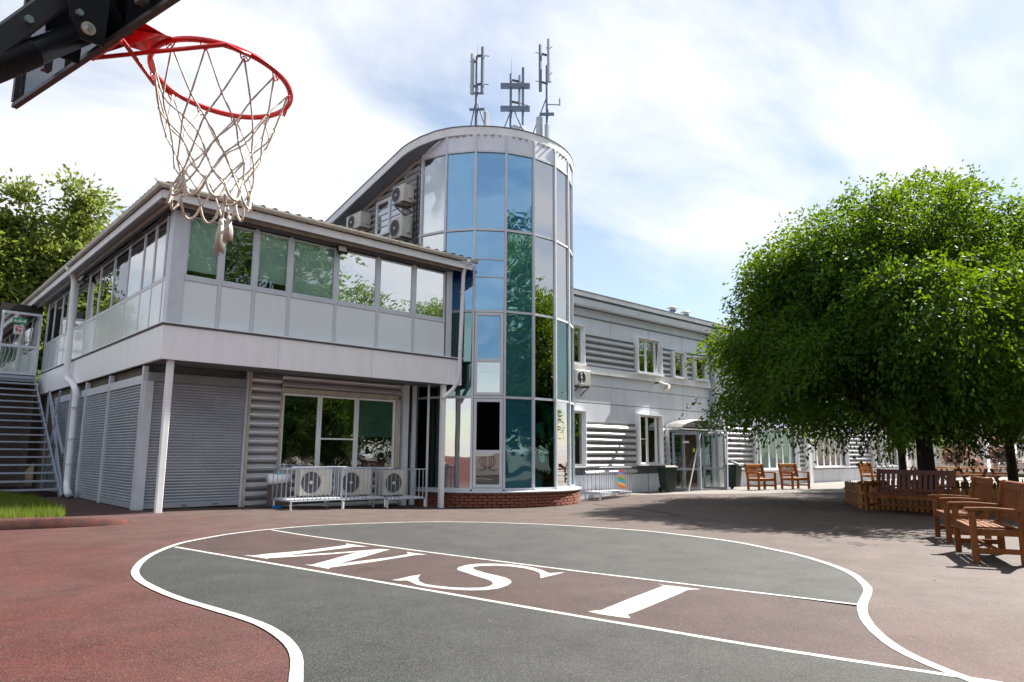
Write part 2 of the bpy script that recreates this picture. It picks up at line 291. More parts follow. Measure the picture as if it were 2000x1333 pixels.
# ============================================================ ground and court
XS = [-700, -250, -90, -40, -20, -10, 0, 4]+[4.5+.5*i for i in range(38)]+[24, 28, 36, 50, 90, 250, 700]
YS = [-700, -250, -90, -40, -20, -8, 0, 7]+[7.5+.5*i for i in range(19)]+[18, 24, 36, 60, 100, 250, 700]
g = MB(); nx = len(XS)
g.add([(x, y, gz(x, y)) for y in YS for x in XS], [(j*nx+i, j*nx+i+1, (j+1)*nx+i+1, (j+1)*nx+i) for j in range(len(YS)-1) for i in range(nx-1)])
tag(g.build('ground', m_asph, smooth=True), 'worn red-brown rubber asphalt of the yard, greyer towards the right', kind='structure')
def sheet(name, poly, h, m, label=None, parent=None):
    bm = bmesh.new(); bm.faces.new([bm.verts.new((x, y, 0)) for x, y in poly]); bmesh.ops.triangulate(bm, faces=bm.faces[:], ngon_method='EAR_CLIP')
    x0, x1 = min(p[0] for p in poly), max(p[0] for p in poly); y0, y1 = min(p[1] for p in poly), max(p[1] for p in poly)
    for X in XS:
        if x0 < X < x1: bmesh.ops.bisect_plane(bm, geom=bm.verts[:]+bm.edges[:]+bm.faces[:], plane_co=(X, 0, 0), plane_no=(1, 0, 0))
    for Y in YS:
        if y0 < Y < y1: bmesh.ops.bisect_plane(bm, geom=bm.verts[:]+bm.edges[:]+bm.faces[:], plane_co=(0, Y, 0), plane_no=(0, 1, 0))
    bmesh.ops.triangulate(bm, faces=bm.faces[:])
    for v in bm.verts: v.co.z = gz(v.co.x, v.co.y)+h
    for fc in bm.faces:
        if fc.normal.z < 0: fc.normal_flip()
    me = bpy.data.meshes.new(name); bm.to_mesh(me); bm.free(); me.materials.append(m)
    o = link(bpy.data.objects.new(name, me))
    if parent: o.parent = parent
    return tag(o, label, kind='structure' if not parent else None)
def smooth_line(pts, step=0.12):
    P = [Vector((*p, 0)) for p in pts]; P = [P[0]*2-P[1]]+P+[P[-1]*2-P[-2]]; o = []
    for i in range(1, len(P)-2):
        p0, p1, p2, p3 = P[i-1:i+3]; n = max(2, int((p2-p1).length/step))
        for k in range(n):
            t = k/n; o.append(0.5*((2*p1)+(p2-p0)*t+(2*p0-5*p1+4*p2-p3)*t*t+(3*p1-p0-3*p2+p3)*t**3))
    o.append(P[-2]); return o
rl = random.Random(4)
def ribbon(name, pts, wd, h, m, label, smooth=True):
    q = smooth_line(pts); vs = []; b = MB(); n = len(q)
    for i, p in enumerate(q):
        t = (q[min(i+1, n-1)]-q[max(i-1, 0)]).normalized(); s_ = Vector((-t.y, t.x, 0)); ww = wd/2*(1+rl.uniform(-.05, .05))
        for sg in (-1, 1):
            a = p+s_*sg*ww; vs.append((a.x, a.y, gz(a.x, a.y)+h))
    b.add(vs, [(2*i, 2*i+1, 2*i+3, 2*i+2) for i in range(n-1)])
    return tag(b.build(name, m), label, kind='structure')
LET_W= [(3.691, 8.893), (3.768, 8.78), (3.843, 8.787), (3.953, 8.811), (4.203, 8.791), (4.486, 8.789), (4.848, 8.853), (5.15, 8.918), (5.24, 9.076), (5.292, 8.573), (5.164, 8.695), (5.037, 8.665), (4.705, 8.616), (4.376, 8.57), (4.048, 8.518), (4.384, 8.419), (4.639, 8.359), (4.855, 8.323), (5.124, 8.286), (5.291, 8.275), (5.362, 8.136), (5.179, 8.048), (4.853, 7.842), (4.534, 7.668), (4.211, 7.482), (4.452, 7.528), (4.733, 7.53), (5.047, 7.561), (5.309, 7.63), (5.406, 7.817), (5.412, 7.687), (5.455, 7.433), (5.366, 7.486), (5.276, 7.492), (4.962, 7.432), (4.635, 7.371), (4.346, 7.346), (4.112, 7.325), (4.032, 7.319), (3.984, 7.25), (3.92, 7.712), (3.972, 7.638), (4.274, 7.816), (4.589, 8.01), (4.912, 8.213), (4.58, 8.252), (4.205, 8.338), (3.965, 8.396), (3.82, 8.443), (3.789, 8.404), (3.74, 8.622)]
LET_S= [(4.122, 6.209), (4.229, 6.226), (4.394, 6.272), (4.547, 6.296), (4.405, 6.148), (4.3, 5.983), (4.251, 5.816), (4.278, 5.677), (4.344, 5.501), (4.448, 5.378), (4.546, 5.305), (4.645, 5.305), (4.757, 5.375), (4.837, 5.48), (4.889, 5.631), (4.917, 5.819), (4.973, 6.048), (5.008, 6.226), (5.043, 6.308), (5.153, 6.407), (5.316, 6.468), (5.452, 6.455), (5.591, 6.355), (5.696, 6.217), (5.762, 6.039), (5.765, 5.834), (5.722, 5.652), (5.637, 5.45), (5.728, 5.42), (5.799, 5.374), (5.609, 5.337), (5.345, 5.295), (5.466, 5.421), (5.57, 5.532), (5.634, 5.686), (5.658, 5.882), (5.629, 6.061), (5.539, 6.211), (5.398, 6.305), (5.299, 6.308), (5.226, 6.255), (5.166, 6.132), (5.119, 5.897), (5.11, 5.729), (5.09, 5.554), (5.033, 5.418), (4.949, 5.312), (4.814, 5.224), (4.65, 5.169), (4.506, 5.187), (4.39, 5.263), (4.304, 5.376), (4.235, 5.512), (4.183, 5.674), (4.171, 5.851), (4.218, 6.018), (4.229, 6.094), (4.16, 6.14)]
LET_I= [(6.016, 4.316), (5.989, 4.213), (6.027, 4.13), (6.058, 3.995), (6.085, 3.858), (5.967, 3.928), (5.775, 3.881), (5.442, 3.809), (5.066, 3.729), (4.8, 3.678), (4.696, 3.667), (4.624, 3.583), (4.6, 3.582), (4.57, 3.679), (4.542, 3.803), (4.539, 3.952), (4.603, 3.938), (4.654, 3.911), (4.814, 3.951), (5.238, 4.05), (5.536, 4.112), (5.968, 4.206)]
CURVE= [(1.486, 2.99), (1.716, 3.411), (1.963, 3.888), (2.074, 4.105), (2.165, 4.295), (2.249, 4.52), (2.315, 4.792), (2.354, 5.077), (2.365, 5.341), (2.347, 5.624), (2.312, 5.913), (2.274, 6.223), (2.234, 6.556), (2.208, 6.972), (2.207, 7.448), (2.233, 7.908), (2.317, 8.371), (2.47, 8.839), (2.657, 9.288), (2.875, 9.713), (3.123, 10.103), (3.368, 10.44), (3.62, 10.709), (4.048, 11.03), (4.532, 11.31), (5.17, 11.512), (6.071, 11.617), (6.883, 11.513), (7.825, 11.242), (8.472, 10.813), (8.911, 10.274), (9.314, 9.437), (9.57, 8.65), (9.746, 7.971), (9.891, 7.275), (9.826, 6.287), (9.676, 5.498), (9.382, 4.869), (9.077, 4.293), (8.606, 3.702), (8.133, 3.265), (7.674, 2.975), (7.337, 2.8), (7.014, 2.69), (6.704, 2.601), (6.429, 2.511), (6.098, 2.374), (5.794, 2.216), (5.505, 2.034), (5.251, 1.838), (5.071, 1.641), (4.948, 1.47), (4.858, 1.32), (4.72, 1.132), (4.533, 0.877)]
NL=26; NC=55
LINE_A= [(5.193, 11.434), (5.291, 10.09), (5.655, 7.311), (5.974, 5.329), (6.128, 4.548), (6.268, 3.801), (6.513, 2.572)]
LINE_B= [(3.304, 10.23), (3.566, 8.661), (3.913, 6.604), (4.179, 5.009), (4.35, 3.939), (4.477, 3.236), (4.623, 2.436), (4.88, 1.388), (4.925, 1.176)]

sheet('painted_court', CURVE[25:46]+LINE_A[1:-1][::-1], .004, m_green, 'upper grey-green half of the painted court')
sheet('painted_court', CURVE[0:22]+LINE_B[1:]+[(4.2, 0.6), (1.2, 1.4)], .004, m_green, 'lower grey-green half of the painted court')
sheet('painted_band', CURVE[21:26]+LINE_A[1:]+CURVE[46:53]+LINE_B[1:-2][::-1], .004, m_band, 'dull red band across the court with the three letters')
ribbon('court_outline', CURVE, .078, .008, m_line, 'wavy white outline around the painted court')
ribbon('court_line', LINE_A, .055, .006, m_line, 'thin white line along the far side of the lettered band')
ribbon('court_line', LINE_B, .060, .006, m_line, 'thin white line along the near side of the lettered band')
for nm, poly, tx in (('W', LET_W, 'white slanted letter W painted on the red band'), ('S', LET_S, 'white serif letter S painted on the red band'), ('I', LET_I, 'white serif letter I painted on the red band')):
    sheet('painted_letter', poly, .006, m_line, tx)
ribbon('faded_line', [(17.25, 14.93), (17.2, 9.5), (17.07, 5.2)], .10, .004, m_band, 'faded reddish line in the tree shade beside the long bench')
ribbon('faded_line', [(17.1, 14.6), (14.9, 11.2), (12.9, 8.6)], .08, .008, m_band, 'faded reddish line running from the tower towards the court')
sheet('glare_apron', [(20.6, 15.3), (24, 12.2), (27, 9.6), (36, 8.2), (60, 10), (60, 16.2), (20.6, 16.2)], .004, m_conc_glare, 'yard surface in front of the long building, painted pale as sun glare')  # same yard surface, with the sun glare put into a paler colour
for i, (a, b) in enumerate((((22.5, 14.6), (29, 10.2)), ((27.5, 15.6), (34, 11.2)), ((24.6, 12.5), (33, 15.6)))):
    ribbon('yard_seam', [a, b], .03, .008, m_joint, ('seam of the yard surface nearest the glass doors', 'seam of the yard surface beyond the armchairs', 'long seam crossing the yard surface')[i])

# grass bed and kerb
rf_ = random.Random(77); lv = []; lf = []
for k in range(170):
    x = rf_.uniform(1, 26); y = rf_.uniform(-1, 15.5) if rf_.random() < .5 else rf_.uniform(2, 9)
    if rf_.random() < .5: x = rf_.uniform(12, 24)
    a = rf_.uniform(0, 2*PI); s0 = rf_.uniform(.006, .016); z = gz(x, y)+.014; n0 = len(lv)
    lv += [(x+s0*math.cos(a), y+s0*math.sin(a), z), (x+.4*s0*math.cos(a+1.6), y+.4*s0*math.sin(a+1.6), z+rf_.uniform(0, .008)), (x-s0*math.cos(a), y-s0*math.sin(a), z), (x-.4*s0*math.cos(a+1.6), y-.4*s0*math.sin(a+1.6), z+rf_.uniform(0, .006))]; lf.append((n0, n0+1, n0+2, n0+3))
me = bpy.data.meshes.new('fallen_leaves'); me.from_pydata(lv, [], lf); me.materials.append(m_rust)
tag(link(bpy.data.objects.new('fallen_leaves', me)), 'tiny dry leaves and crumbs scattered over the yard', 'leaves', kind='stuff')
kb = MB(); kp = smooth_line([(-8, 16.6), (-4, 15.6), (-1, 14.85), (1.85, 14.18), (2.9, 13.95), (3.55, 13.98), (4.0, 14.5)], .15); n = len(kp); rows = []
rk = random.Random(7)
for i, p in enumerate(kp):
    t = (kp[min(i+1, n-1)]-kp[max(i-1, 0)]).normalized(); s_ = Vector((-t.y, t.x, 0))
    hh = .17*(1-max(0, (i/n-.86)/.14)**1.5); j = [rk.uniform(-.006, .006) for _ in range(5)]
    rows.append([p+s_*(-.02)+Vector((0, 0, 0)), p+Vector((0, 0, hh*.82+j[0])), p+s_*.05+Vector((0, 0, hh+j[1])), p+s_*.24+Vector((0, 0, hh+j[2])), p+s_*.30+Vector((0, 0, -.02))])
kb.add([q for r in rows for q in r], [(5*i+k, 5*i+k+1, 5*i+k+6, 5*i+k+5) for i in range(n-1) for k in range(4)]+[(5*(n-1)+4, 5*(n-1)+3, 5*(n-1)+2, 5*(n-1)+1, 5*(n-1))])
tag(kb.build('kerb', m_kerb, smooth=True), 'red rubber-covered kerb with a dark face along the grass at left', 'kerb')
sb = MB(); gp = [(-8, 16.9), (-4, 15.9), (-1, 15.1), (1.95, 14.42), (2.75, 14.25), (2.95, 15.3), (3.25, 18), (3.3, 20.7), (3.0, 23.6), (-8, 26)]
sb.prism(gp, -.02, .13); tag(sb.build('soil_bed', m_soil), 'low soil bed under the grass at left', kind='structure')
rg = random.Random(11); gm = MB()
def inside(x, y, poly):
    c = False; j = len(poly)-1
    for i in range(len(poly)):
        if (poly[i][1] > y) != (poly[j][1] > y) and x < (poly[j][0]-poly[i][0])*(y-poly[i][1])/(poly[j][1]-poly[i][1])+poly[i][0]: c = not c
        j = i
    return c
vs = []; fs = []
for k in range(60000):
    x = rg.uniform(-6, 3.3); y = 14.2+(rg.random()**1.6)*11
    if not inside(x, y, gp) or y > 16.2+ (x+6)*1.0+3: continue
    h = rg.uniform(.05, .17)*(1.5 if rg.random() < .05 else 1); a = rg.uniform(0, 2*PI); l = rg.uniform(.0, .07); b = rg.uniform(0, 2*PI); wd = .006
    n0 = len(vs); vs += [(x-wd*math.cos(a), y-wd*math.sin(a), .12), (x+wd*math.cos(a), y+wd*math.sin(a), .12), (x+l*math.cos(b), y+l*math.sin(b), .13+h)]; fs.append((n0, n0+1, n0+2))
me = bpy.data.meshes.new('grass'); me.from_pydata(vs, [], fs); me.materials.append(l_grass)
tag(link(bpy.data.objects.new('grass', me)), 'bright grass blades on the bed at left', 'grass', kind='stuff')

# ============================================================ walls in local coordinates (s along, d inwards, z up)
def FR(base): return Matrix(((1,0,0,0),(0,1,0,base),(0,0,1,0),(0,0,0,1)))
def LF(base): return Matrix(((0,1,0,base),(1,0,0,0),(0,0,1,0),(0,0,0,1)))
def put(mb, M_): mb.v = [tuple(M_ @ Vector(p)) for p in mb.v]; return mb
def frame_ring(mb, s0, s1, z0, z1, wd, d0, d1):
    mb.box(s0, s0+wd, d0, d1, z0, z1); mb.box(s1-wd, s1, d0, d1, z0, z1)
    mb.box(s0+wd, s1-wd, d0, d1, z0, z0+wd); mb.box(s0+wd, s1-wd, d0, d1, z1-wd, z1); return mb
def window(parent, M_, s0, s1, z0, z1, gm_, back=None, wd=.04, d0=0, dep=.06, bd=.10, bz=None, fm=None, name='window', label=None, parts=True):
    """frame > pane, blind; s,d,z local"""
    fo = put(frame_ring(MB(), s0, s1, z0, z1, wd, d0, d0+dep), M_).build(name, fm or m_alu, parent)
    if label: fo['label'] = label
    put(MB().box(s0+wd-.005, s1-wd+.005, d0+dep*.45, d0+dep*.45+.006, z0+wd-.005, z1-wd+.005), M_).build('pane', gm_, fo if parts else parent)
    if back:
        b0, b1 = bz or (z0, z1)
        put(MB().box(s0+.02, s1-.02, d0+bd, d0+bd+.012, b0, b1), M_).build('blind', back, fo if parts else parent)
    return fo
def corr(mb, s0, s1, z0, z1, pitch=.22, dep=.08, d=0, seg=10, lim=None):
    """horizontal round ribs, groove between painted dark for the shade in it"""
    n = max(1, int(math.ceil((z1-z0)/pitch))); pr = []
    for i in range(n):
        for k in range(seg):
            t = k/seg; z = z0+(i+t)*pitch
            if z > z1: break
            pr.append((d-.004-dep*math.sin(PI*t/.64) if t < .64 else d-.004, z))
    pr.append((d, z1)); vs = []
    for dd, z in pr:
        e = s1 if lim is None else min(s1, max(s0+.01, lim(z)))
        vs += [(s0, dd, z), (e, dd, z)]
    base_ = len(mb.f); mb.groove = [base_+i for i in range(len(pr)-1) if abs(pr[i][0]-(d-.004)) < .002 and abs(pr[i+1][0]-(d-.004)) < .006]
    mb.add(vs, [(2*i, 2*i+1, 2*i+3, 2*i+2) for i in range(len(pr)-1)]); return mb

# ============================================================ left wing
wing = thing('projecting_wing', 'white and grey first-floor wing with a glazed gallery raised over roller shutters', 'building', (4.62, 16.05, 0))
F0 = FR(16.05); L0 = LF(4.62); E = 31.0
# fascia panels
for s0, s1 in ((4.54, 7.155), (7.162, 9.745), (9.752, 12.42), (12.426, 12.80)):
    MB().box(s0, s1, 15.95, 16.03, 3.25, 3.985).build('fascia_panel', m_fascia, wing)
vv = [16.035, 19.6, 23.0, 26.5, 30.1]
for a, b in zip(vv[:-1], vv[1:]):
    MB().box(4.54, 4.615, a, b-.008, 3.25, 3.985).build('fascia_panel', m_fascia, wing)
MB().box(4.50, 12.83, 15.90, 16.10, 4.03, 4.055).box(4.50, 4.66, 16.10, 30.1, 4.03, 4.055).build('sill', m_white, wing)
MB().box(4.53, 12.81, 15.93, 16.08, 3.988, 4.028).box(4.53, 4.64, 16.08, 30.1, 3.988, 4.028).build('sill_joint', m_joint, wing)
MB().box(4.64, 12.6, 16.06, 17.35, 3.27, 3.32).build('soffit', m_soffit, wing)
sg = MB()
for i in range(8): sg.box(4.7, 12.5, 16.2+i*.13, 16.212+i*.13, 3.262, 3.269)
sg.build('soffit_groove', m_joint, wing)
MB().box(4.70, 12.4, 16.3, 30, 3.9, 3.98).build('floor_slab', m_soffit, wing)
# corner post, end post
MB().box(4.60, 4.925, 16.03, 16.30, 4.06, 6.62).build('corner_post', m_alu, wing, bevel=.01)
MB().box(12.26, 12.46, 16.03, 16.20, 4.06, 6.62).box(12.38, 12.46, 16.2, 17.9, 4.06, 6.62).build('end_post', m_alu, wing, bevel=.01)
st = [4.88, 5.70, 6.50, 7.38, 8.65, 9.91, 11.10, 12.25]
kinds = [(m_blind, g_clear, (5.32, 6.6)), (None, g_clear, None), (m_blind, g_clear, (5.36, 6.6)), (m_blind, g_clear, (5.2, 6.6)), (m_blwhite, g_wh, None), (m_blwhite, g_wh, None), (m_blwhite, g_wh, None)]
for i in range(7):
    a, b = st[i], st[i+1]; bm_, gm_, bz = kinds[i]
    if i: put(MB().box(a-.045, a+.045, -.012, .07, 4.07, 6.60), F0).build('mullion', m_alu, wing, bevel=.006)
    window(wing, F0, a+.045, b-.045, 5.16, 6.56, gm_, bm_, wd=.035, bz=bz)
    put(MB().box(a+.05, b-.05, .0, .02, 4.08, 5.06), F0).build('lower_panel', m_frost, wing)
    put(MB().box(a+.046, b-.046, -.02, .06, 5.065, 5.155), F0).build('transom', m_alu, wing)
sv = [16.30, 16.54, 17.37, 18.27, 19.61, 21.03, 22.52, 23.89, 25.52, 26.74, 27.61, 28.98, 30.10]
lk = [(m_blwhite, g_wh), (m_blwhite, g_wh), (m_blwhite, g_wh), (m_blwhite, g_wh), (m_bldark, g_clear), (m_blwhite, g_mirror), (m_blwhite, g_mirror), (m_blteal, g_mirror), (m_blteal, g_mirror), (m_blteal, g_mirror), (m_blteal, g_mirror), (m_blteal, g_mirror)]
for i in range(12):
    a, b = sv[i], sv[i+1]; bm_, gm_ = lk[i]
    if i: put(MB().box(a-.032, a+.032, -.008, .07, 4.07, 6.60), L0).build('mullion', m_alu, wing)
    if b-a < .4: a0, b0 = a+.0, b-.04
    else: a0, b0 = a+.033, b-.033
    window(wing, L0, a0, b0, 5.14, 6.56, gm_, bm_, wd=.02, dep=.03, bd=.05)
    put(MB().box(a0, b0, .0, .02, 4.08, 5.06), L0).build('lower_panel', m_frost, wing)
    put(MB().box(a0, b0, -.006, .06, 5.065, 5.135), L0).build('transom', m_alu, wing)
MB().box(4.80, 12.3, 19.0, 19.1, 4.0, 6.7).build('interior_wall', m_inb, wing)
MB().box(4.64, 12.5, 16.05, 30.2, 6.62, 6.70).build('ceiling', m_soffit, wing)
MB().box(12.30, 12.36, 16.3, 19.0, 4.0, 6.6).build('interior_wall', m_inb, wing)
# eaves: soffit, fascia board, gutter, cable
MB().box(4.22, 12.75, 15.62, 16.02, 6.72, 6.76).box(4.22, 4.59, 16.02, 32.4, 6.72, 6.76).build('eaves_soffit', m_soffit, wing)
MB().box(4.20, 12.85, 15.58, 15.615, 6.68, 6.86).box(4.18, 4.215, 15.62, 32.5, 6.68, 6.86).build('eaves_board', m_white, wing)
MB().box(4.21, 12.78, 15.80, 15.83, 6.64, 6.715).box(4.4, 4.43, 15.83, 32.4, 6.64, 6.715).build('eaves_batten', m_gut, wing)
def gutter(pts, name='gutter'):
    b = MB(); n = len(pts); prof = [(-.07, .055), (-.07, .01), (-.045, -.045), (0, -.06), (.045, -.045), (.06, .01), (.06, .05)]; vs = []
    for i, p in enumerate(pts):
        p = Vector(p); t0 = (Vector(pts[i])-Vector(pts[i-1])).normalized() if i else None; t1 = (Vector(pts[i+1])-p).normalized() if i < n-1 else None
        t = ((t0 or t1)+(t1 or t0)).normalized(); s_ = t.cross(Vector((0, 0, 1))).normalized(); k = 1/max(.5, (s_.dot((t0 or t1).cross(Vector((0, 0, 1))))))
        for x, z in prof: vs.append(p+s_*x*k+Vector((0, 0, z)))
    m_ = len(prof); b.add(vs, [(i*m_+k, i*m_+k+1, (i+1)*m_+k+1, (i+1)*m_+k) for i in range(n-1) for k in range(m_-1)]+[tuple(range(m_)), tuple((n-1)*m_+k for k in range(m_))])
    return b
gutter([(4.13, 32.9, 6.93), (4.13, 15.52, 6.93), (12.98, 15.52, 6.93)]).build('gutter', m_gut, wing)
hk = MB()
for i in range(14): hk.box(4.5+i*.63, 4.52+i*.63, 15.455, 15.60, 6.975, 6.985)
hk.build('gutter_bracket', m_gut, wing)
rb = MB(); x = 4.0; cols = []
while x <= 12.95:
    cols.append(x); x += .05
vs = []
for x in cols:
    wv = .055*max(0, math.sin(2*PI*x/.30)); yl = 15.50+max(.05, min(x-4.05, 7.5))
    vs += [(x, 15.50, 6.985+wv), (x, yl, 6.985+wv+.15*(yl-15.5)), (x, 15.50, 6.955+wv)]
k = len(cols); rb.add(vs, [(3*i, 3*i+3, 3*i+4, 3*i+1) for i in range(k-1)]+[(3*i, 3*i+2, 3*i+5, 3*i+3) for i in range(k-1)])
vs = []; cols = [15.5+.05*i for i in range(349)]
for y in cols:
    wv = .03*max(0, math.sin(2*PI*y/.30)); xl = 4.08+max(.05, min(y-15.5, 7.5)); vs += [(4.08, y, 6.985+wv), (xl, y, 6.985+wv+.15*(xl-4.08)), (4.08, y, 6.96+wv)]
k = len(cols); rb.add(vs, [(3*i, 3*i+3, 3*i+4, 3*i+1) for i in range(k-1)]+[(3*i, 3*i+2, 3*i+5, 3*i+3) for i in range(k-1)])
rb.build('roof', m_roof, wing)
MB().tube([(7.0, 18, 7.2), (7.0, 18, 8.22)], .05, 10).tube([(7.0, 18, 8.0), (7.0, 18, 8.24)], .065, 10).build('flue', m_blk, wing)
cbp = [(4.62+i*.42, 15.99, 6.63+.03*math.sin(i*1.9)-(.03 if i % 3 == 1 else 0)) for i in range(19)]
MB().tube(cbp, .011, 6).build('cable', m_joint, wing)
cbp = [(4.57, 16.1+i*.6, 6.62+.035*math.sin(i*1.7)) for i in range(23)]
MB().tube(cbp, .011, 6).build('cable', m_joint, wing)
# posts
for u, z in ((4.80, 0), (12.27, -.26)):
    MB().box(u-.065, u+.065, 16.06, 16.19, z-.05, 3.25).build('post', m_white, wing, bevel=.008)
MB().tube([(12.03, 16.5, 3.26), (12.03, 16.5, -.3)], .035, 10).build('conduit', m_alu, wing)
# downpipes
def pipe(pts, r=.055, m=m_white):
    q = []
    for i, p in enumerate(pts):
        p = Vector(p)
        if 0 < i < len(pts)-1:
            a = (Vector(pts[i-1])-p); b = (Vector(pts[i+1])-p); e = min(.16, a.length*.45, b.length*.45)
            for t in (0, .25, .5, .75, 1):
                q.append((p+a.normalized()*e)*(1-t)**2+p*2*t*(1-t)+(p+b.normalized()*e)*t*t)
        else: q.append(p)
    return MB().tube(q, r, 14)
d1 = pipe([(12.62, 15.52, 6.9), (12.62, 15.72, 6.62), (12.60, 15.82, 3.42), (12.52, 15.98, 3.12), (12.30, 16.0, 2.95), (12.17, 16.02, 2.85)], .058).build('downpipe', m_white, wing, smooth=True)
MB().tube([(12.62, 15.52, 6.95), (12.62, 15.54, 6.80)], [.10, .06], 14).build('hopper', m_white, d1, smooth=True)
pb = MB()
for z in (6.0, 5.0, 4.2): pb.tube([(12.61, 15.78, z), (12.61, 15.78, z+.03)], .068, 12)
pb.build('pipe_clip', m_alu, d1)
d2 = pipe([(4.13, 24.6, 6.9), (4.40, 24.9, 6.62), (4.40, 24.55, 3.45), (4.45, 23.9, 3.25), (4.45, 23.25, 3.0), (4.45, 23.2, .35), (4.38, 22.7, .16), (4.32, 22.2, .13)], .09).build('downpipe', m_white, wing, smooth=True)
pb = MB()
for z in (1.6, .9, 2.5): pb.tube([(4.45, 23.2, z), (4.45, 23.2, z+.04)], .105, 12)
pb.build('pipe_clip', m_alu, d2)
# roller shutters
def shutter(M_, s0, s1, z0, z1, label=None):
    c = MB(); n = int((z1-z0-.12)/.066); pr = [(.03, z0+.12)]
    for i in range(n):
        z = z0+.12+i*.066; pr += [(.016, z+.008), (.004, z+.030), (.012, z+.052), (.036, z+.060), (.036, z+.066)]
    pr.append((.03, z1)); vs = []
    for d, z in pr: vs += [(s0, d, z), (s1, d, z)]
    c.add(vs, [(2*i, 2*i+1, 2*i+3, 2*i+2) for i in range(len(pr)-1)])
    o = put(c, M_).build('roller_shutter', m_shut, wing)
    if label: o['label'] = label
    put(MB().box(s0, s1, -.005, .05, z0, z0+.12), M_).build('bottom_rail', m_shut, o)
    return o
F1 = FR(17.12); L1 = LF(4.60)
sA = shutter(F1, 4.78, 6.90, 0.02, 2.86, 'wide front roller shutter')
for x_ in (5.6, 6.3): put(MB().box(x_, x_+.10, -.02, 0, .06, .075), F1).build('lock_bar', m_blk, sA)
put(MB().box(4.66, 6.94, -.03, .25, 2.865, 3.06), F1).build('shutter_box', m_soffit, wing)
put(MB().box(4.60, 4.775, -.04, .08, 0.0, 2.86), F1).build('shutter_guide', m_alu, wing); put(MB().box(6.905, 6.955, -.05, .06, -.03, 3.26), F1).build('shutter_guide', m_alu, wing)
put(MB().box(6.96, 7.01, -.10, .06, -.04, 3.25), F1).build('cladding_trim', m_gut, wing)
for a, b in ((17.30, 20.08), (20.30, 22.60), (22.84, 24.5), (24.7, 27.0)):
    shutter(L1, a, b, .02, 2.80); put(MB().box(a, b, -.02, .2, 2.805, 3.0), L1).build('shutter_box', m_alu, wing)
for a in (17.17, 20.09, 22.61, 24.51): put(MB().box(a+.002, a+.12 if a > 17.2 else a+.125, -.035, .06, 0, 3.2), L1).build('shutter_guide', m_alu, wing)
MB().box(4.72, 4.80, 17.3, 30.2, 0, 3.25).build('ground_floor_wall', m_wall, wing)
put(MB().box(4.70, 7.0, .3, .35, 3.0, 3.27), F1).build('lintel', m_soffit, wing)
# ribbed wall round the triple window
F2 = FR(17.20)
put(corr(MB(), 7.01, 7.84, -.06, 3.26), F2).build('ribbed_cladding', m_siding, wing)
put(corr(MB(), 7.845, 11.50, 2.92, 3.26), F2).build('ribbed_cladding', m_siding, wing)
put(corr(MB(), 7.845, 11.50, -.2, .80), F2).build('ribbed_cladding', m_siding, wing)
MB().box(7.0, 12.2, 17.27, 17.35, -.3, 3.3).build('backing_wall', m_wall, wing)
put(MB().box(7.83, 7.87, -.12, .04, .78, 2.92).box(7.87, 11.40, -.12, .04, 2.80, 2.92).box(11.32, 11.47, -.12, .04, .84, 2.80).box(7.80, 11.55, -.16, .04, .74, .82), F2).build('window_surround', m_gut, wing)
for i, (a, b) in enumerate(((7.875, 8.93), (8.94, 10.05), (10.06, 11.31))):
    wo = window(wing, F2, a, b, .83, 2.79, g_mirror if i != 2 else g_semi, m_in, wd=.055, d0=-.07, bd=.085, fm=m_white)
    if i == 1: put(MB().box(a+.05, b-.05, -.09, -.05, 1.62, 1.66), F2).build('glazing_bar', m_white, wo)
    if i == 2: put(MB().box(a+.06, b-.06, -.02, -.01, 1.72, 2.74), F2).build('half_blind', m_blind, wo)
    if i == 0: put(MB().box(a+.06, b-.06, -.02, -.01, 2.58, 2.74), F2).build('half_blind', m_blind, wo)
MB().box(11.52, 11.70, 17.0, 17.2, -.2, 3.25).box(11.86, 12.0, 17.05, 17.2, -.2, 3.25).build('wall_post', m_alu, wing)
MB().box(11.7, 11.86, 17.15, 17.2, -.2, 3.25).build('wall_slot', m_blk, wing)
MB().tube([(11.78, 17.08, 3.2), (11.78, 17.08, -.1)], .03, 8).tube([(11.84, 17.1, 3.2), (11.84, 17.1, 1.9), (11.95, 17.1, 1.9)], .025, 8).build('service_pipe', m_blk, wing)
# body behind
MB().box(4.9, 12.3, 19.2, 30.1, 0, 6.9).build('building_core', m_wall, wing)
MB().box(4.62, 4.9, 30.12, 30.3, 3.3, 6.7).build('end_wall', m_alu, wing)
# floodlights
def floodlight(loc, rz, label):
    t = thing('floodlight', label, 'lamp', (0, 0, 0))
    MB().box(-.14, .14, -.03, .05, -.11, .11).build('housing', m_blk, t, bevel=.012)
    MB().box(-.105, .105, -.036, -.028, -.08, .08).build('lens', m_lens, t)
    MB().box(-.03, .03, .05, .2, -.02, .02).build('bracket', m_blk, t)
    t.location = loc; t.rotation_euler = (R(-25), 0, rz); return t
floodlight((8.66, 15.84, 6.50), R(-6), 'small black floodlight under the front eaves above the fourth window')
floodlight((4.46, 24.2, 6.5), R(-75), 'small black floodlight under the side eaves beside the left downpipe')

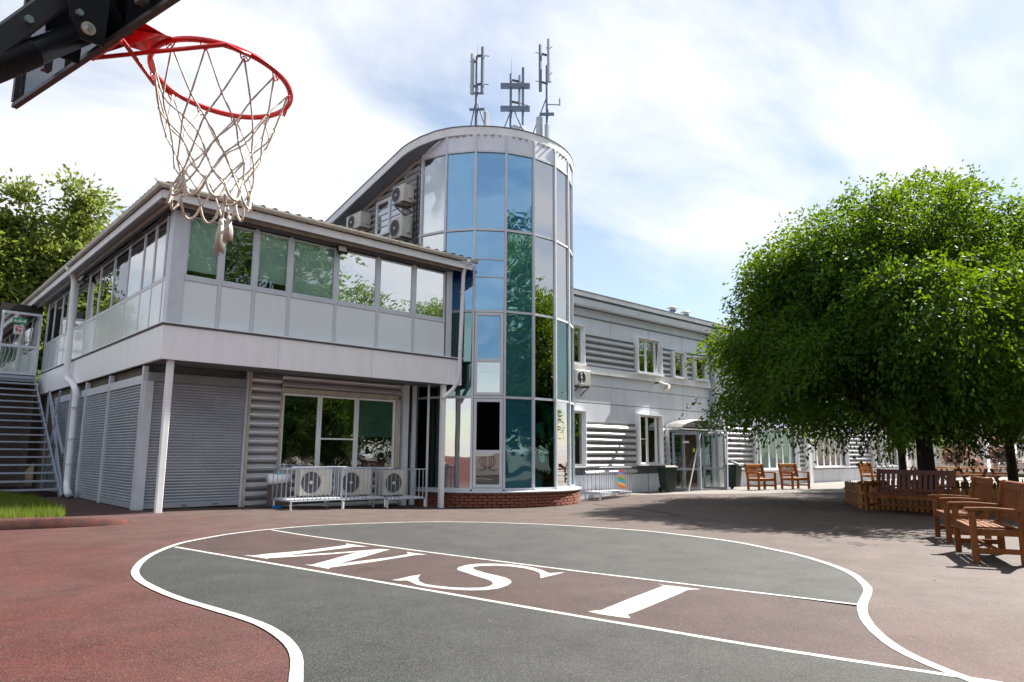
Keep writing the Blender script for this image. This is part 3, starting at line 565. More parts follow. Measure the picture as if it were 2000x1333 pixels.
# door leaf and outside stairs
dl = thing('open_glass_door', 'open glazed door with green sign and notice at the head of the stairs', 'door', (4.43, 29.5, 3.9))
FD = Matrix.Translation((0, 29.5, 0))
put(frame_ring(MB(), 3.17, 4.36, 3.91, 6.12, .085, 0, .05).box(3.255, 4.275, 0, .05, 4.86, 4.95), FD).build('door_frame', m_alu, dl)
put(MB().box(3.25, 4.28, .02, .026, 4.94, 6.04), FD).build('pane', g_mirror, dl)
put(MB().box(3.25, 4.28, .02, .026, 3.99, 4.87), FD).build('pane', g_wh, dl)
put(MB().box(3.26, 4.27, .03, .034, 3.99, 4.87), FD).build('lower_film', m_blteal, dl)
MB().tube([(3.22, 29.48, 5.35), (3.22, 29.40, 5.33), (3.22, 29.40, 5.05), (3.22, 29.48, 5.03)], .018, 8).build('handle', m_white, dl)
s_ = put(MB().box(3.50, 3.93, -.012, -.006, 5.70, 5.90), FD).build('exit_sign', m_sign, dl)
put(MB().box(3.545, 3.60, -.016, -.0125, 5.76, 5.83).box(3.62, 3.66, -.016, -.0125, 5.75, 5.80).box(3.68, 3.73, -.016, -.0125, 5.75, 5.85).box(3.75, 3.80, -.016, -.0125, 5.75, 5.81).box(3.82, 3.88, -.016, -.0125, 5.755, 5.84), FD).build('sign_mark', m_paper, s_)
p_ = put(MB().box(3.55, 3.82, -.012, -.006, 5.32, 5.64), FD).build('notice', m_paper, dl)
put(MB().box(3.58, 3.79, -.016, -.0125, 5.56, 5.60).box(3.58, 3.79, -.016, -.0125, 5.35, 5.37).box(3.60, 3.68, -.016, -.0125, 5.42, 5.53).box(3.70, 3.78, -.016, -.0125, 5.41, 5.50), FD).build('notice_print', m_ink, p_)
stp = thing('outside_staircase', 'grey steel open-tread staircase climbing to the gallery door', 'stairs', (3, 23, 0))
SZ = [3.80]+[3.80-.215*(i+1) for i in range(16)]
NS = 17
for i in range(NS):
    z = 3.80-i*.2235; y = 29.3-i*.365
    if z < .12: break
    o = MB().box(-1.2, 4.28, y-.03, y+.27, z-.045, z).build('tread', m_step, stp)
MB().box(-1.2, 4.36, 29.35, 31.2, 3.66, 3.86).build('landing', m_step, stp)
MB().bar((4.33, 29.5, 3.72), (4.33, 23.2, -.02), .05, .18).build('stringer', m_rail, stp); MB().bar((-1.25, 29.5, 3.72), (-1.25, 23.2, -.02), .05, .18).build('stringer', m_rail, stp)
MB().box(4.33, 4.37, 29.4, 31.0, .0, 3.66).box(-9, 4.9, 31.0, 31.1, 0, 3.66).build('landing_wall', m_wall, stp)
br = MB()
for a, b in (((4.40, 27.0, 3.2), (4.40, 23.4, .05)), ((4.40, 27.0, 3.2), (4.40, 26.6, .1)), ((4.40, 25.7, 2.9), (4.40, 24.3, .1)), ((4.40, 27.0, 3.2), (4.40, 23.9, 1.2)), ((4.40, 25.2, 3.1), (4.40, 26.3, .1))): br.bar(a, b, .05, .07)
br.build('side_brace', m_rail, stp)
MB().box(3.3, 4.6, 31.3, 31.4, 3.8, 6.7).build('lobby_wall', m_in, wing)
tag(MB().box(-.09, .09, -.06, .06, 0, .02).box(-.09, -.08, -.06, .06, .02, .05).box(.08, .09, -.06, .06, .02, .05).box(-.08, .08, .05, .06, .02, .06).box(-.012, .012, .06, .2, .02, .04).build('dustpan', m_blue), 'small blue plastic dustpan lying by the ribbed wall', 'dustpan').location = (7.52, 16.35, -.045)

# ============================================================ glass tower
def BX(parent, name, m, boxes, M_=None, bevel=0):
    for b in boxes:
        q = MB().box(*b)
        if M_ is not None: put(q, M_)
        o = q.build(name, m, parent, bevel=bevel)
    return o
TC = Vector((15.48, 18.10, 0)); TR = 3.08; A0 = R(-172.36); DA = R(17.94)
tower = thing('glass_tower', 'round stair tower clad in blue and green mirror glass on a brick plinth', 'tower', (15.48, 18.10, 0))
def vert(k, r=TR): a = A0+k*DA; return Vector((TC.x+r*math.cos(a), TC.y+r*math.sin(a), 0))
def facet(k):
    a, b = vert(k), vert(k+1); t = (b-a).normalized(); n = Vector((-t.y, t.x, 0))
    if n.dot(TC-a) < 0: n = -n
    return Matrix(((t.x, n.x, 0, a.x), (t.y, n.y, 0, a.y), (0, 0, 1, 0), (0, 0, 0, 1))), (b-a).length
ZR = [.24, 2.94, 5.56, 8.14, 10.72, 11.22]
rows = {
 4: dict(),
 3: {-1:(m_blwhite,g_wh),0:(m_blwhite,g_wh),1:(m_blblue,g_blue),2:(m_blblue,g_blue),3:(m_blblue,g_blue),4:(m_blwhite,g_wh),5:(m_blwhite,g_wh),6:(m_blwhite,g_wh),7:(m_blwhite,g_wh)},
 2: {-1:(m_blwhite,g_wh),0:(m_blwhite,g_wh),1:(m_blblue,g_blue),2:(m_blblue,g_blue),3:(m_blteal,g_green),4:(m_blwhite,g_wh),5:(m_blteal,g_wh),6:(m_blwhite,g_wh),7:(m_blwhite,g_wh)},
 1: {-1:(m_in,g_green),0:(m_in,g_green),1:(m_in,g_green),2:(m_blwhite,g_wh),3:(m_blteal,g_green),4:(m_blteal,g_mirror),5:(m_blteal,g_green),6:(m_blteal,g_green),7:(m_blteal,g_green)},
 0: {-1:(m_blteal,g_green),0:(m_in,g_green),1:(m_in,g_mirror),2:(m_in,g_clear),3:(m_blnavy,g_green),4:(m_blteal,g_green),5:(m_in,g_mirror),6:(m_in,g_green),7:(m_in,g_green)}}
for k in range(-3, 9):
    Mf, ln = facet(k)
    p = vert(k, TR+.015); c, s_ = math.cos(A0+k*DA), math.sin(A0+k*DA)
    Mm = Matrix(((-s_, -c, 0, p.x), (c, -s_, 0, p.y), (0, 0, 1, 0), (0, 0, 0, 1)))
    put(MB().box(-.035, .035, -.02, .10, .24, 11.25), Mm).build('mullion', m_alu, tower, bevel=.006)
    for r in range(5):
        z0, z1 = ZR[r]+.04, ZR[r+1]-.04
        put(MB().box(.036, ln-.036, -.02, .08, ZR[r]-.035, ZR[r]+.035), Mf).build('transom', m_alu, tower)
        if r == 4:
            put(MB().box(.036, ln-.036, .0, .03, z0, 11.3), Mf).build('spandrel_panel', m_panel, tower); continue
        bk, gm_ = rows[r].get(k, (m_blteal, g_green))
        if k == 2 and r in (0, 1):
            # framed opening lights
            zm = z0+.42*(z1-z0) if r else z0+.40*(z1-z0)
            fo = put(frame_ring(MB(), .045, ln-.045, z0+.01, z1-.01, .09, -.03, .06).box(.135, ln-.135, -.03, .06, zm-.05, zm+.05), Mf).build('window', m_alu, tower)
            if r:
                put(MB().box(.13, ln-.13, .02, .026, zm+.05, z1-.1), Mf).build('pane', g_blue, fo)
                put(MB().box(.13, ln-.13, .06, .07, zm+.05, z1-.1), Mf).build('blind', mat('deep_blue_blind', (.02, .13, .45), .6), fo)
                put(MB().box(.13, ln-.13, .02, .026, z0+.1, zm-.05), Mf).build('pane', g_wh, fo)
                put(MB().box(.13, ln-.13, .06, .07, z0+.1, z0+.68), Mf).build('blind', m_blwhite, fo)
            else:
                put(MB().box(.13, ln-.13, .12, .13, zm+.05, z1-.1), Mf).build('open_hatch', m_black, fo)
                put(MB().box(.13, ln-.13, .02, .026, z0+.1, zm-.05), Mf).build('pane', g_clear, fo)
                put(MB().box(.13, ln-.13, .06, .07, zm-.68, zm-.05), Mf).build('tulle', m_tulle, fo)
                fl = MB(); cx = ln/2
                for q in range(-4, 5):
                    if q == 0: continue
                    pts = [(cx+q*.012, .05, zm-.50), (cx+q*.050, .05, zm-.38), (cx+q*.062, .05, zm-.26), (cx+q*.040, .05, zm-.12)]
                    fl.tube(pts, .011, 5)
                for q in (-3, -2, -1, 1, 2, 3):
                    fl.tube([(cx+.01*q, .05, zm-.47), (cx+.07*q, .05, zm-.52-.01*abs(q)), (cx+.105*q, .05, zm-.50)], .011, 5)
                put(fl, Mf).build('tulle_flower', m_tdark, fo)
            continue
        put(MB().box(.03, ln-.03, .025, .033, z0-.01, z1+.01), Mf).build('glass_pane', gm_, tower)
        put(MB().box(.03, ln-.03, .08, .09, z0-.01, z1+.01), Mf).build('blind', bk, tower)
        if k == 2 and r == 2:
            put(MB().box(.036, ln-.036, -.005, .05, 7.18, 7.21), Mf).build('glazing_bar', m_alu, tower)
            put(MB().box(.036, ln-.036, -.005, .05, 6.62, 6.65), Mf).build('glazing_bar', m_alu, tower)
            put(MB().box(.05, ln-.05, .05, .055, 5.64, 6.60), Mf).build('half_blind', m_blwhite, tower)
            put(MB().box(.12, .42, .055, .075, 7.30, 7.72), Mf).build('shelf_box', m_blwhite, tower)
        if k == 3 and r in (1, 2):
            put(MB().box(.05, ln-.05, .05, .055, z0+(.95 if r == 1 else 0), z1 if r == 1 else z0+1.15), Mf).build('half_blind', m_blteal, tower)
# plinth and sill
pl = []
for i in range(41):
    a = R(-215+i*4.6); pl.append((TC.x+(TR+.02)*math.cos(a), TC.y+(TR+.02)*math.sin(a)))
MB().prism(pl, -.6, .17).build('plinth', m_mortar, tower)
def arc_strip(r0, r1, z0, z1, a0, a1, n=40, drop=0):
    b = MB(); vs = []
    for i in range(n+1):
        a = R(a0+(a1-a0)*i/n)
        for r, z in ((r0, z0), (r1, z0-drop), (r1, z1-drop), (r0, z1)): vs.append((TC.x+r*math.cos(a), TC.y+r*math.sin(a), z))
    b.add(vs, [(4*i+k, 4*i+(k+1) % 4, 4*i+4+(k+1) % 4, 4*i+4+k) for i in range(n) for k in range(4)]+[(0, 1, 2, 3), (4*n+3, 4*n+2, 4*n+1, 4*n)])
    return b
arc_strip(TR-.1, TR+.24, .185, .215, -215, -30, drop=.03).build('sill', m_alu, tower)
plinth = [c for c in bpy.data.objects if c.name.startswith('plinth')][-1]
rb_ = random.Random(3); base_meshes = []
for v_ in range(6):
    b = MB().box(-.118+rb_.uniform(-.006, .006), .118+rb_.uniform(-.006, .006), -.09-rb_.uniform(0, .022), .05, -.036, .036)
    o = b.build('brick', m_brick, None, bevel=.006); base_meshes.append(o.data); bpy.data.objects.remove(o)
for row in range(8):
    z = .125-row*.087
    for j in range(46):
        a = R(-208+(j+(row % 2)*.5)*4.72)
        if math.degrees(a) > -22: continue
        o = link(bpy.data.objects.new('brick', base_meshes[rb_.randrange(6)])); o.parent = plinth
        rr = TR+.08
        o.location = (rr*math.cos(a), rr*math.sin(a), z); o.rotation_euler = (rb_.uniform(-.02, .02), rb_.uniform(-.02, .02), a+PI/2)
# roof rim: circle, bending into the sloped gable verge
RC = Vector((15.53, 18.28, 0)); RR = 3.18; rim = []
for i in range(40):
    a = R(55-(55+152)*i/39); rim.append((RC.x+RR*math.cos(a), RC.y+RR*math.sin(a), 11.54))
rim += [(12.42, 17.05, 11.43), (12.10, 17.40, 11.25), (11.90, 17.68, 11.08), (11.85, 17.95, 11.0), (11.85, 20.4, 10.38), (11.85, 24.5, 9.34)]
def band(path, h, th, up=0):
    b = MB(); vs = []; n = len(path)
    for i, p in enumerate(path):
        p = Vector(p); t = (Vector(path[min(i+1, n-1)])-Vector(path[max(i-1, 0)])); t.z = 0; t.normalize(); s_ = Vector((-t.y, t.x, 0))
        for q, z in ((0, 0), (th, 0), (th, -h), (0, -h)): vs.append(p+s_*q+Vector((0, 0, z+up)))
    b.add(vs, [(4*i+k, 4*i+(k+1) % 4, 4*i+4+(k+1) % 4, 4*i+4+k) for i in range(n-1) for k in range(4)]+[(0, 1, 2, 3), (4*n-1, 4*n-2, 4*n-3, 4*n-4)])
    return b
band(rim, .27, .05).build('roof_fascia', m_white, tower)
band(rim, .025, .07, .028).build('roof_edge_trim', m_joint, tower)
pth = [(p[0], p[1]) for p in rim[:44]]
MB().prism([(RC.x+3.1*math.cos(2*PI*i/48), RC.y+3.1*math.sin(2*PI*i/48)) for i in range(48)], 11.40, 11.46).build('roof_deck', m_soffit, tower)
# underside ribs
sf = MB(); vs = []
for i in range(44):
    p = Vector(rim[i]); q = TC+(Vector((p.x, p.y, 0))-TC).normalized()*(TR-.02); vs += [(p.x, p.y, p.z-.262), (q.x, q.y, p.z-.262)]
sf.add(vs, [(2*i, 2*i+1, 2*i+3, 2*i+2) for i in range(43)]); sf.build('soffit', m_soffit, tower)
for i in range(36):
    a = R(-160+i*4.2); c_, s_ = math.cos(a), math.sin(a)
    MB().bar((RC.x+(RR-.02)*c_, RC.y+(RR-.02)*s_, 11.25), (TC.x+(TR+.02)*c_, TC.y+(TR+.02)*s_, 11.25), .05, .035).build('soffit_batten', m_gut, tower)
# gable slab
def slab(poly3, th, name, m, parent):
    n = len(poly3); b = MB(); b.add([Vector(p) for p in poly3]+[Vector(p)-Vector((0, 0, th)) for p in poly3], [tuple(range(n)), tuple(range(2*n-1, n-1, -1))]+[(i, (i+1) % n, n+(i+1) % n, n+i) for i in range(n)])
    return b.build(name, m, parent)
slab([(11.91, 17.80, 10.80), (11.91, 24.5, 9.13), (12.52, 24.5, 9.13), (12.52, 17.80, 10.80)], .03, 'verge_soffit', m_soffit, tower)
slab([(11.91, 17.9, 10.98), (11.91, 24.5, 9.32), (17.2, 24.5, 9.32), (17.2, 17.9, 10.98)], .05, 'gable_roof', m_roof, tower)
zl = lambda z: 17.9+(10.78-z)/.2532
LG = LF(12.45)
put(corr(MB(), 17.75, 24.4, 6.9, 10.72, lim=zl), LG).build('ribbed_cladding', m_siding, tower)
MB().bar((12.36, 17.95, 10.70), (12.36, 24.4, 9.07), .05, .14).build('verge_trim', m_gut, tower)
MB().prism([(17.7, 6.6), (24.4, 6.6), (24.4, 9.0), (17.7, 10.7)], 12.52, 17.2, 'x').build('tower_core', m_wall, tower)
MB().prism([(TC.x+2.9*math.cos(2*PI*i/24), TC.y+2.9*math.sin(2*PI*i/24)) for i in range(24)], -.2, 11.2).build('inner_wall', m_in, tower)
# gable window
gwin = window(tower, LG, 18.72, 20.34, 8.66, 9.92, g_mirror, m_curt, wd=.09, d0=-.09, bd=.085, fm=m_white)
put(MB().box(19.45, 19.55, -.10, -.03, 8.75, 9.83), LG).build('mullion', m_white, gwin)
put(MB().box(18.65, 20.42, -.075, .02, 9.925, 9.97).box(20.345, 20.40, -.075, .02, 8.6, 9.92), LG).build('rust_flashing', m_rust, gwin)
put(MB().tube([(17.85, -.10, 6.9), (17.85, -.10, 10.2)], .03, 8).tube([(17.97, -.12, 6.9), (17.97, -.12, 9.3), (18.1, -.12, 9.4)], .02, 8).tube([(18.05, -.08, 6.9), (18.05, -.08, 9.2)], .016, 8), LG).build('cable_run', m_blk, tower)

# ---------------- air-conditioning units
def ac_unit(label, wd=.82, h=.58, dp=.32, group=None, br=True, fan=-.12, rust=True):
    """front faces local -y, base at z=0"""
    t = thing('air_conditioner', label, 'air conditioner', (0, 0, 0), 0, group)
    MB().box(-wd/2, wd/2, -dp/2, dp/2, .03, h).build('casing', m_acw, t, bevel=.014)
    fx = fan; r = h*.40
    MB().ring((fx, -dp/2-.004, h*.52), r, .012, 32, 6, (0, 1, 0)).build('fan_ring', m_acw, t, smooth=True)
    q = MB(); vs = [(fx+r*math.cos(2*PI*i/28), -dp/2-.003, h*.52+r*math.sin(2*PI*i/28)) for i in range(28)]
    q.add(vs+[(x, y+.004, z) for x, y, z in vs], [tuple(range(28)), tuple(range(55, 27, -1))]+[(i, (i+1) % 28, 28+(i+1) % 28, 28+i) for i in range(28)]); q.build('fan_recess', m_acg, t)
    gr = MB()
    for rr in (.25, .45, .65, .85): gr.ring((fx, -dp/2-.012, h*.52), r*rr, .0035, 24, 4, (0, 1, 0))
    for i in range(10): a = PI*i/10; gr.bar((fx-r*math.cos(a), -dp/2-.010, h*.52-r*math.sin(a)), (fx+r*math.cos(a), -dp/2-.010, h*.52+r*math.sin(a)), .004, .004)
    tag(gr.build('fan_grille', m_gun, t), kind='stuff')
    gq = MB(); vs = [(fx+.045*math.cos(2*PI*i/16), -dp/2-.018, h*.52+.045*math.sin(2*PI*i/16)) for i in range(16)]; gq.add(vs+[(x, y+.012, z) for x, y, z in vs], [tuple(range(16)), tuple(range(31, 15, -1))]+[(i, (i+1) % 16, 16+(i+1) % 16, 16+i) for i in range(16)]); gq.build('fan_hub', m_acw, t)
    BX(t, 'foot', m_acg, ((-wd/2+.08, -wd/2+.16, -dp/2-.01, dp/2+.01, 0, .03), (wd/2-.16, wd/2-.08, -dp/2-.01, dp/2+.01, 0, .03)))
    MB().box(wd/2+.001, wd/2+.05, -.02, .10, h*.25, h*.6).build('service_cover', m_acw, t, bevel=.008)
    if br:
        for x in (-wd/2+.12, wd/2-.12):
            b = MB().box(x-.02, x+.02, -dp/2-.05, dp/2+.16, -.04, -.001).build('bracket', m_rust if rust else m_gun, t)
            MB().bar((x, -dp/2+.02, -.04), (x, dp/2+.14, -.34), .03, .03).build('bracket_strut', m_gun, b)
    return t
a = ac_unit('boxy wall-mounted air conditioner under the sloping verge, left of the gable window', 1.0, .60, .42); a.location = (12.17, 21.18, 9.05); a.rotation_euler.z = R(-90)
a = ac_unit('wall-mounted air conditioner highest on the gable, above and right of its window', .62, .62, .42); a.location = (12.17, 18.36, 9.28); a.rotation_euler.z = R(-90)
a = ac_unit('wall-mounted air conditioner low on the gable beside the tower, under the highest one', .72, .72, .42, fan=-.05); a.location = (12.17, 18.45, 8.10); a.rotation_euler.z = R(-90)

# ---------------- railings with outdoor units below the triple window
def rack(label, loc, wd, dp, rz, h=.98, nb=9, endrail=True, group='slatted railing cages around outdoor units'):
    t = thing('railing_cage', label, 'railing', (0, 0, 0), 0, group)
    zb = .20
    MB().tube([(-wd/2, dp/2, h), (-wd/2, -dp/2, h), (wd/2, -dp/2, h), (wd/2, dp/2, h)], .014, 8).build('top_rail', m_rail, t)
    MB().tube([(-wd/2, dp/2, zb), (-wd/2, -dp/2, zb), (wd/2, -dp/2, zb), (wd/2, dp/2, zb)], .014, 8).build('bottom_rail', m_rail, t)
    base = MB().tube([(0, 0, zb), (0, 0, h)], .009, 6).build('baluster', m_rail, t); base.location = (-wd/2, -dp/2, 0)
    xs = [(-wd/2+wd*i/nb, -dp/2) for i in range(1, nb+1)]+[(sx*wd/2, -dp/2+dp*j/4) for sx in (-1, 1) for j in range(1, 5)]
    for x, y in xs:
        o = base.copy(); link(o); o.location = (x, y, 0)
    for sx in (-1, 1):
        for sy in (-1, 1):
            MB().tube([(sx*(wd/2-.04), sy*(dp/2-.03), -.02), (sx*(wd/2-.04), sy*(dp/2-.03), zb)], .026, 8).build('leg', m_white, t)
    for i in range(nb): MB().box(-wd/2+.05+i*(wd-.1)/nb, -wd/2+.05+(i+.55)*(wd-.1)/nb, -dp/2+.01, dp/2-.02, zb+.012, zb+.045).build('base_slat', m_white, t)
    t.location = loc; t.rotation_euler.z = rz; return t
rack('leftmost railing cage under the triple window', (8.18, 16.02, -.05), 1.42, 1.0, R(-1), nb=13)
rack('middle railing cage under the triple window', (9.62, 16.22, -.09), 1.32, .8, R(0), nb=11)
rack('right-hand railing cage under the triple window, beside the post', (10.98, 16.30, -.14), 1.28, .75, R(0), nb=10)
for x, y, z, lb, wd_ in ((8.40, 16.25, .20, 'cream outdoor unit with a pale hub inside the leftmost railing cage', .85), (9.62, 16.45, .16, 'cream outdoor unit inside the middle railing cage', .90), (10.82, 16.5, .12, 'cream outdoor unit inside the right-hand railing cage', .72)):
    a = ac_unit(lb, wd_, .68, .34, 'outdoor units in the railing cages', br=False, fan=-.16 if wd_ > .75 else -.02); a.location = (x, y, z)
tk = thing('plastic_cistern', 'white cylindrical cistern lying at the left end of the railing cages', 'tank', (7.75, 16.75, .55))
tb = MB().tube([(7.45, 16.75, .62), (8.0, 16.75, .62)], .13, 16).build('tank_body', m_white, tk, smooth=True)
MB().tube([(7.72, 16.75, .74), (7.72, 16.75, .82)], .06, 12).build('tank_cap', m_blteal, tk)
MB().box(7.5, 7.95, 16.62, 16.88, -.02, .49).build('stand', m_wall, tk)

# ============================================================ long building
lb_ = thing('long_building', 'long two-storey grey building with ribbed metal cladding right of the tower', 'building', (18, 16.3, 0))
V0 = 16.30; FB = FR(V0)
ZB = [(-.35, .56), (2.40, 3.08), (3.09, 3.70), (3.71, 4.10)]
# joints: backing wall a little behind the panels
MB().box(17.5, 50, V0+.035, V0+.12, -.3, 6.3).build('backing_wall', m_joint, lb_)
MB().box(17.6, 50, V0+.13, 26, -.3, 6.3).build('building_core', m_wall, lb_)
js = [17.7, 20.18, 22.56, 24.87, 26.98]
def panels(s0, s1, z0, z1, step=None, cuts=None):
    c = cuts or ([s0]+[s0+step*i for i in range(1, int((s1-s0)/step)+1)]); c = [q for q in c if s0 <= q < s1-.1]+[s1]
    if c[0] != s0: c = [s0]+c
    for a, b in zip(c[:-1], c[1:]):
        put(MB().box(a+.011, b-.011, 0, .034, z0+.006, z1-.006), FB).build('cladding_panel', m_panel, lb_)
for z0, z1 in ((2.405, 3.075), (3.087, 3.695), (3.707, 4.115)): panels(17.6, 26.98, z0, z1, cuts=js)
panels(17.6, 26.98, 5.54, 6.16, cuts=js); panels(17.6, 26.98, 6.18, 6.50, cuts=[17.6])
panels(17.6, 22.30, -.35, .56, cuts=[17.6, 20.3, 21.9])
MB().box(17.6, 26.98, V0-.05, V0+.02, 6.163, 6.195).build('frieze_trim', m_soffit, lb_)
# band course
MB().box(17.6, 27.80, V0-.12, V0+.03, 4.125, 4.375).build('band_course', m_white, lb_, bevel=.01)
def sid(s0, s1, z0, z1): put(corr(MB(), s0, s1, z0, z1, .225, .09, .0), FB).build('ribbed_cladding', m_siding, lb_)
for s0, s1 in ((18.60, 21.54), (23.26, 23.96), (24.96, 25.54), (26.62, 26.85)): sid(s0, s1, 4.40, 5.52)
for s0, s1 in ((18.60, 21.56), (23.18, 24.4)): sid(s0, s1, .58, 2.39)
def boxwin(s0, s1, z0, z1, mull, proj=.20, label=None, sash=False, bk=None, bars=(), gm_=None):
    """white box surround standing proud of the cladding > frame > panes"""
    su = put(MB().box(s0, s0+.04, -proj, .03, z0, z1).box(s1-.04, s1, -proj, .03, z0, z1).box(s0+.04, s1-.04, -proj, .03, z1-.04, z1).box(s0-.02, s1+.02, -proj-.04, .03, z0-.06, z0), FB).build('window', m_white, lb_)
    if label: su['label'] = label
    ms = [s0+.04]+mull+[s1-.04]
    for i in range(len(ms)-1):
        a, b = ms[i]+.006, ms[i+1]-.006
        if b-a < .12: put(MB().box(a, b, -.05, .0, z0+.01, z1-.05), FB).build('sash', m_white, su); continue
        put(frame_ring(MB(), a, b, z0+.01, z1-.05, .05, -.07, -.01), FB).build('sash', m_white, su)
        put(MB().box(a+.045, b-.045, -.045, -.039, z0+.06, z1-.10), FB).build('pane', gm_ or g_semi, su)
        put(MB().box(a+.03, b-.03, -.012, -.006, z0+.03, z1-.07), FB).build('curtain', (bk or [m_curt, m_in])[i % 2], su)
        if i in bars: put(MB().box(a+.05, b-.05, -.075, -.03, (z0+z1)/2-.015, (z0+z1)/2+.015), FB).build('glazing_bar', m_white, su)
    if sash:
        a, b = ms[-2]+.05, ms[-1]-.08
        q = frame_ring(MB(), a, b, 0, z1-z0-.12, .045, -.02, .02)
        q.v = [(x, y-z*math.sin(R(8))-.08, z*math.cos(R(8))+z0+.05) for x, y, z in q.v]; put(q, FB).build('tilted_sash', m_white, su)
    return su
boxwin(17.30, 18.52, 4.42, 5.80, [], label='upper window tucked beside the tower', bk=[m_blteal])
boxwin(21.60, 23.20, 4.41, 5.78, [22.25, 22.85], bars=(0,), sash=True, bk=[m_in, m_curt])
boxwin(24.02, 24.90, 4.42, 5.48, [], bk=[m_in]); boxwin(25.60, 26.58, 4.44, 5.44, [], bk=[m_in])
boxwin(17.30, 18.54, .88, 2.78, [], label='lower window tucked beside the tower', bk=[m_blteal])
boxwin(21.60, 23.12, .92, 2.80, [22.22, 22.80], bars=(0,), sash=False, bk=[m_in, m_curt])
# corner post, downpipe, protruding stretch further right
BX(lb_, 'corner_post', m_rail, ((26.86, 27.10, V0-.16, V0+.1, -.2, 6.5),)); BX(lb_, 'corner_post', m_white, ((27.12, 27.44, V0-.20, V0+.1, -.2, 6.5),))
pipe([(27.2, 15.82, 6.85), (27.25, 15.85, 6.6), (27.5, 15.97, 6.3), (27.62, 16.02, 6.0), (27.62, 16.02, .3)], .06).build('downpipe', m_white, lb_, smooth=True)
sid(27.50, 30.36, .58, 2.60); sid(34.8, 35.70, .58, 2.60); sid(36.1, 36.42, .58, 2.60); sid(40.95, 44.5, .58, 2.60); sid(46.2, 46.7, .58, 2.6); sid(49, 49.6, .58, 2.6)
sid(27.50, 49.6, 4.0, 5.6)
for z0, z1 in ((2.62, 3.3), (3.31, 3.98), (5.62, 6.5)): panels(27.5, 50, z0, z1, step=2.35)
panels(22.35, 50, -.35, .56, step=2.2)
BX(lb_, 'pilaster', m_white, ((35.72, 36.08, V0-.25, V0+.1, -.2, 6.5), (49.7, 50.1, V0-.3, V0+.2, -.2, 6.5)))
boxwin(30.43, 34.70, .62, 2.56, [31.05, 31.85, 32.6, 33.25, 34.0], proj=.22, gm_=g_green); boxwin(36.46, 40.85, .68, 2.56, [37.1, 37.9, 38.7, 39.4, 40.1], proj=.22, gm_=g_clear)
boxwin(44.6, 46.1, .66, 2.56, [45.3], proj=.22); boxwin(46.9, 48.9, .66, 2.56, [47.9], proj=.22)
for s0 in (30.5, 36.5, 42.5): boxwin(s0, s0+2.4, 4.2, 5.7, [s0+.8, s0+1.6], proj=.22)
# eaves
BX(lb_, 'roof_edge', m_white, ((17.2, 50.4, 15.87, 15.95, 6.80, 6.96),))
BX(lb_, 'gutter', m_gut, ((26.9, 50.4, 15.75, 15.865, 6.82, 6.93),))
BX(lb_, 'eaves_joint', m_joint, ((17.2, 50.4, 15.91, 15.97, 6.72, 6.795),))
MB().prism([(15.91, 6.715), (15.95, 6.50), (16.28, 6.52), (16.28, 6.72)], 17.2, 50.4, 'x').build('eaves_soffit', m_panel, lb_)
MB().prism([(15.84, 6.962), (15.84, 6.99), (21, 7.7), (26, 6.99), (26, 6.962)], 17.2, 50.6, 'x').build('roof', m_soffit, lb_)
a = ac_unit('cream air conditioner on the long building wall, beside the tower under the upper window', .75, .56, .30, rust=False); a.location = (18.18, V0-.25, 3.60)
tag(MB().box(-.2, .2, -.02, .0, .02, .42).build('colour_chart', m_paper, a))
for i, (c_, x_, z_) in enumerate((((.75, .25, .05), -.08, .10), ((.1, .35, .7), -.10, .34), ((.1, .5, .25), .02, .18), ((.8, .6, .1), .02, .30))):
    MB().box(x_-.05, x_+.05, -.03, -.021, z_-.04, z_+.04).build('sticker', mat('sticker_colour', c_, .6), a)
for c in list(kids(a)):
    if c.name.startswith(('colour_chart', 'sticker')): c.location = (0, -.16, .06)
sp_ = thing('horn_loudspeaker', 'cream horn loudspeaker hanging under the band course', 'loudspeaker', (22.77, 15.95, 3.95))
MB().tube([(22.77, 16.0, 4.08), (22.77, 15.9, 4.02), (22.77, 15.78, 3.93), (22.77, 15.66, 3.83)], [.05, .06, .12, .19], 18).build('horn', m_acw, sp_, smooth=True)
MB().box(22.74, 22.80, 16.0, 16.2, 4.03, 4.1).build('bracket', m_gun, sp_)
for i, (x, y, z) in enumerate(((26.24, 17.6, 7.72), (27.28, 17.6, 7.66))):
    t = thing('roof_vent', ('metal roof vent with a flat cap, the one nearer the tower', 'metal roof vent with a flat cap, the shorter one farther from the tower')[i], 'roof vent', (x, y, 7), 0, 'two vents on the long roof')
    MB().tube([(x, y, 6.9), (x, y, z)], .15, 14).build('pipe', m_ant, t, smooth=True)
    MB().tube([(x, y, z+.08), (x, y, z+.13)], [.26, .20], 14).build('cap', m_gut, t)
    BX(t, 'cap_strut', m_gun, ((x-.13, x-.11, y-.01, y+.01, z-.05, z+.09), (x+.11, x+.13, y-.01, y+.01, z-.05, z+.09)))

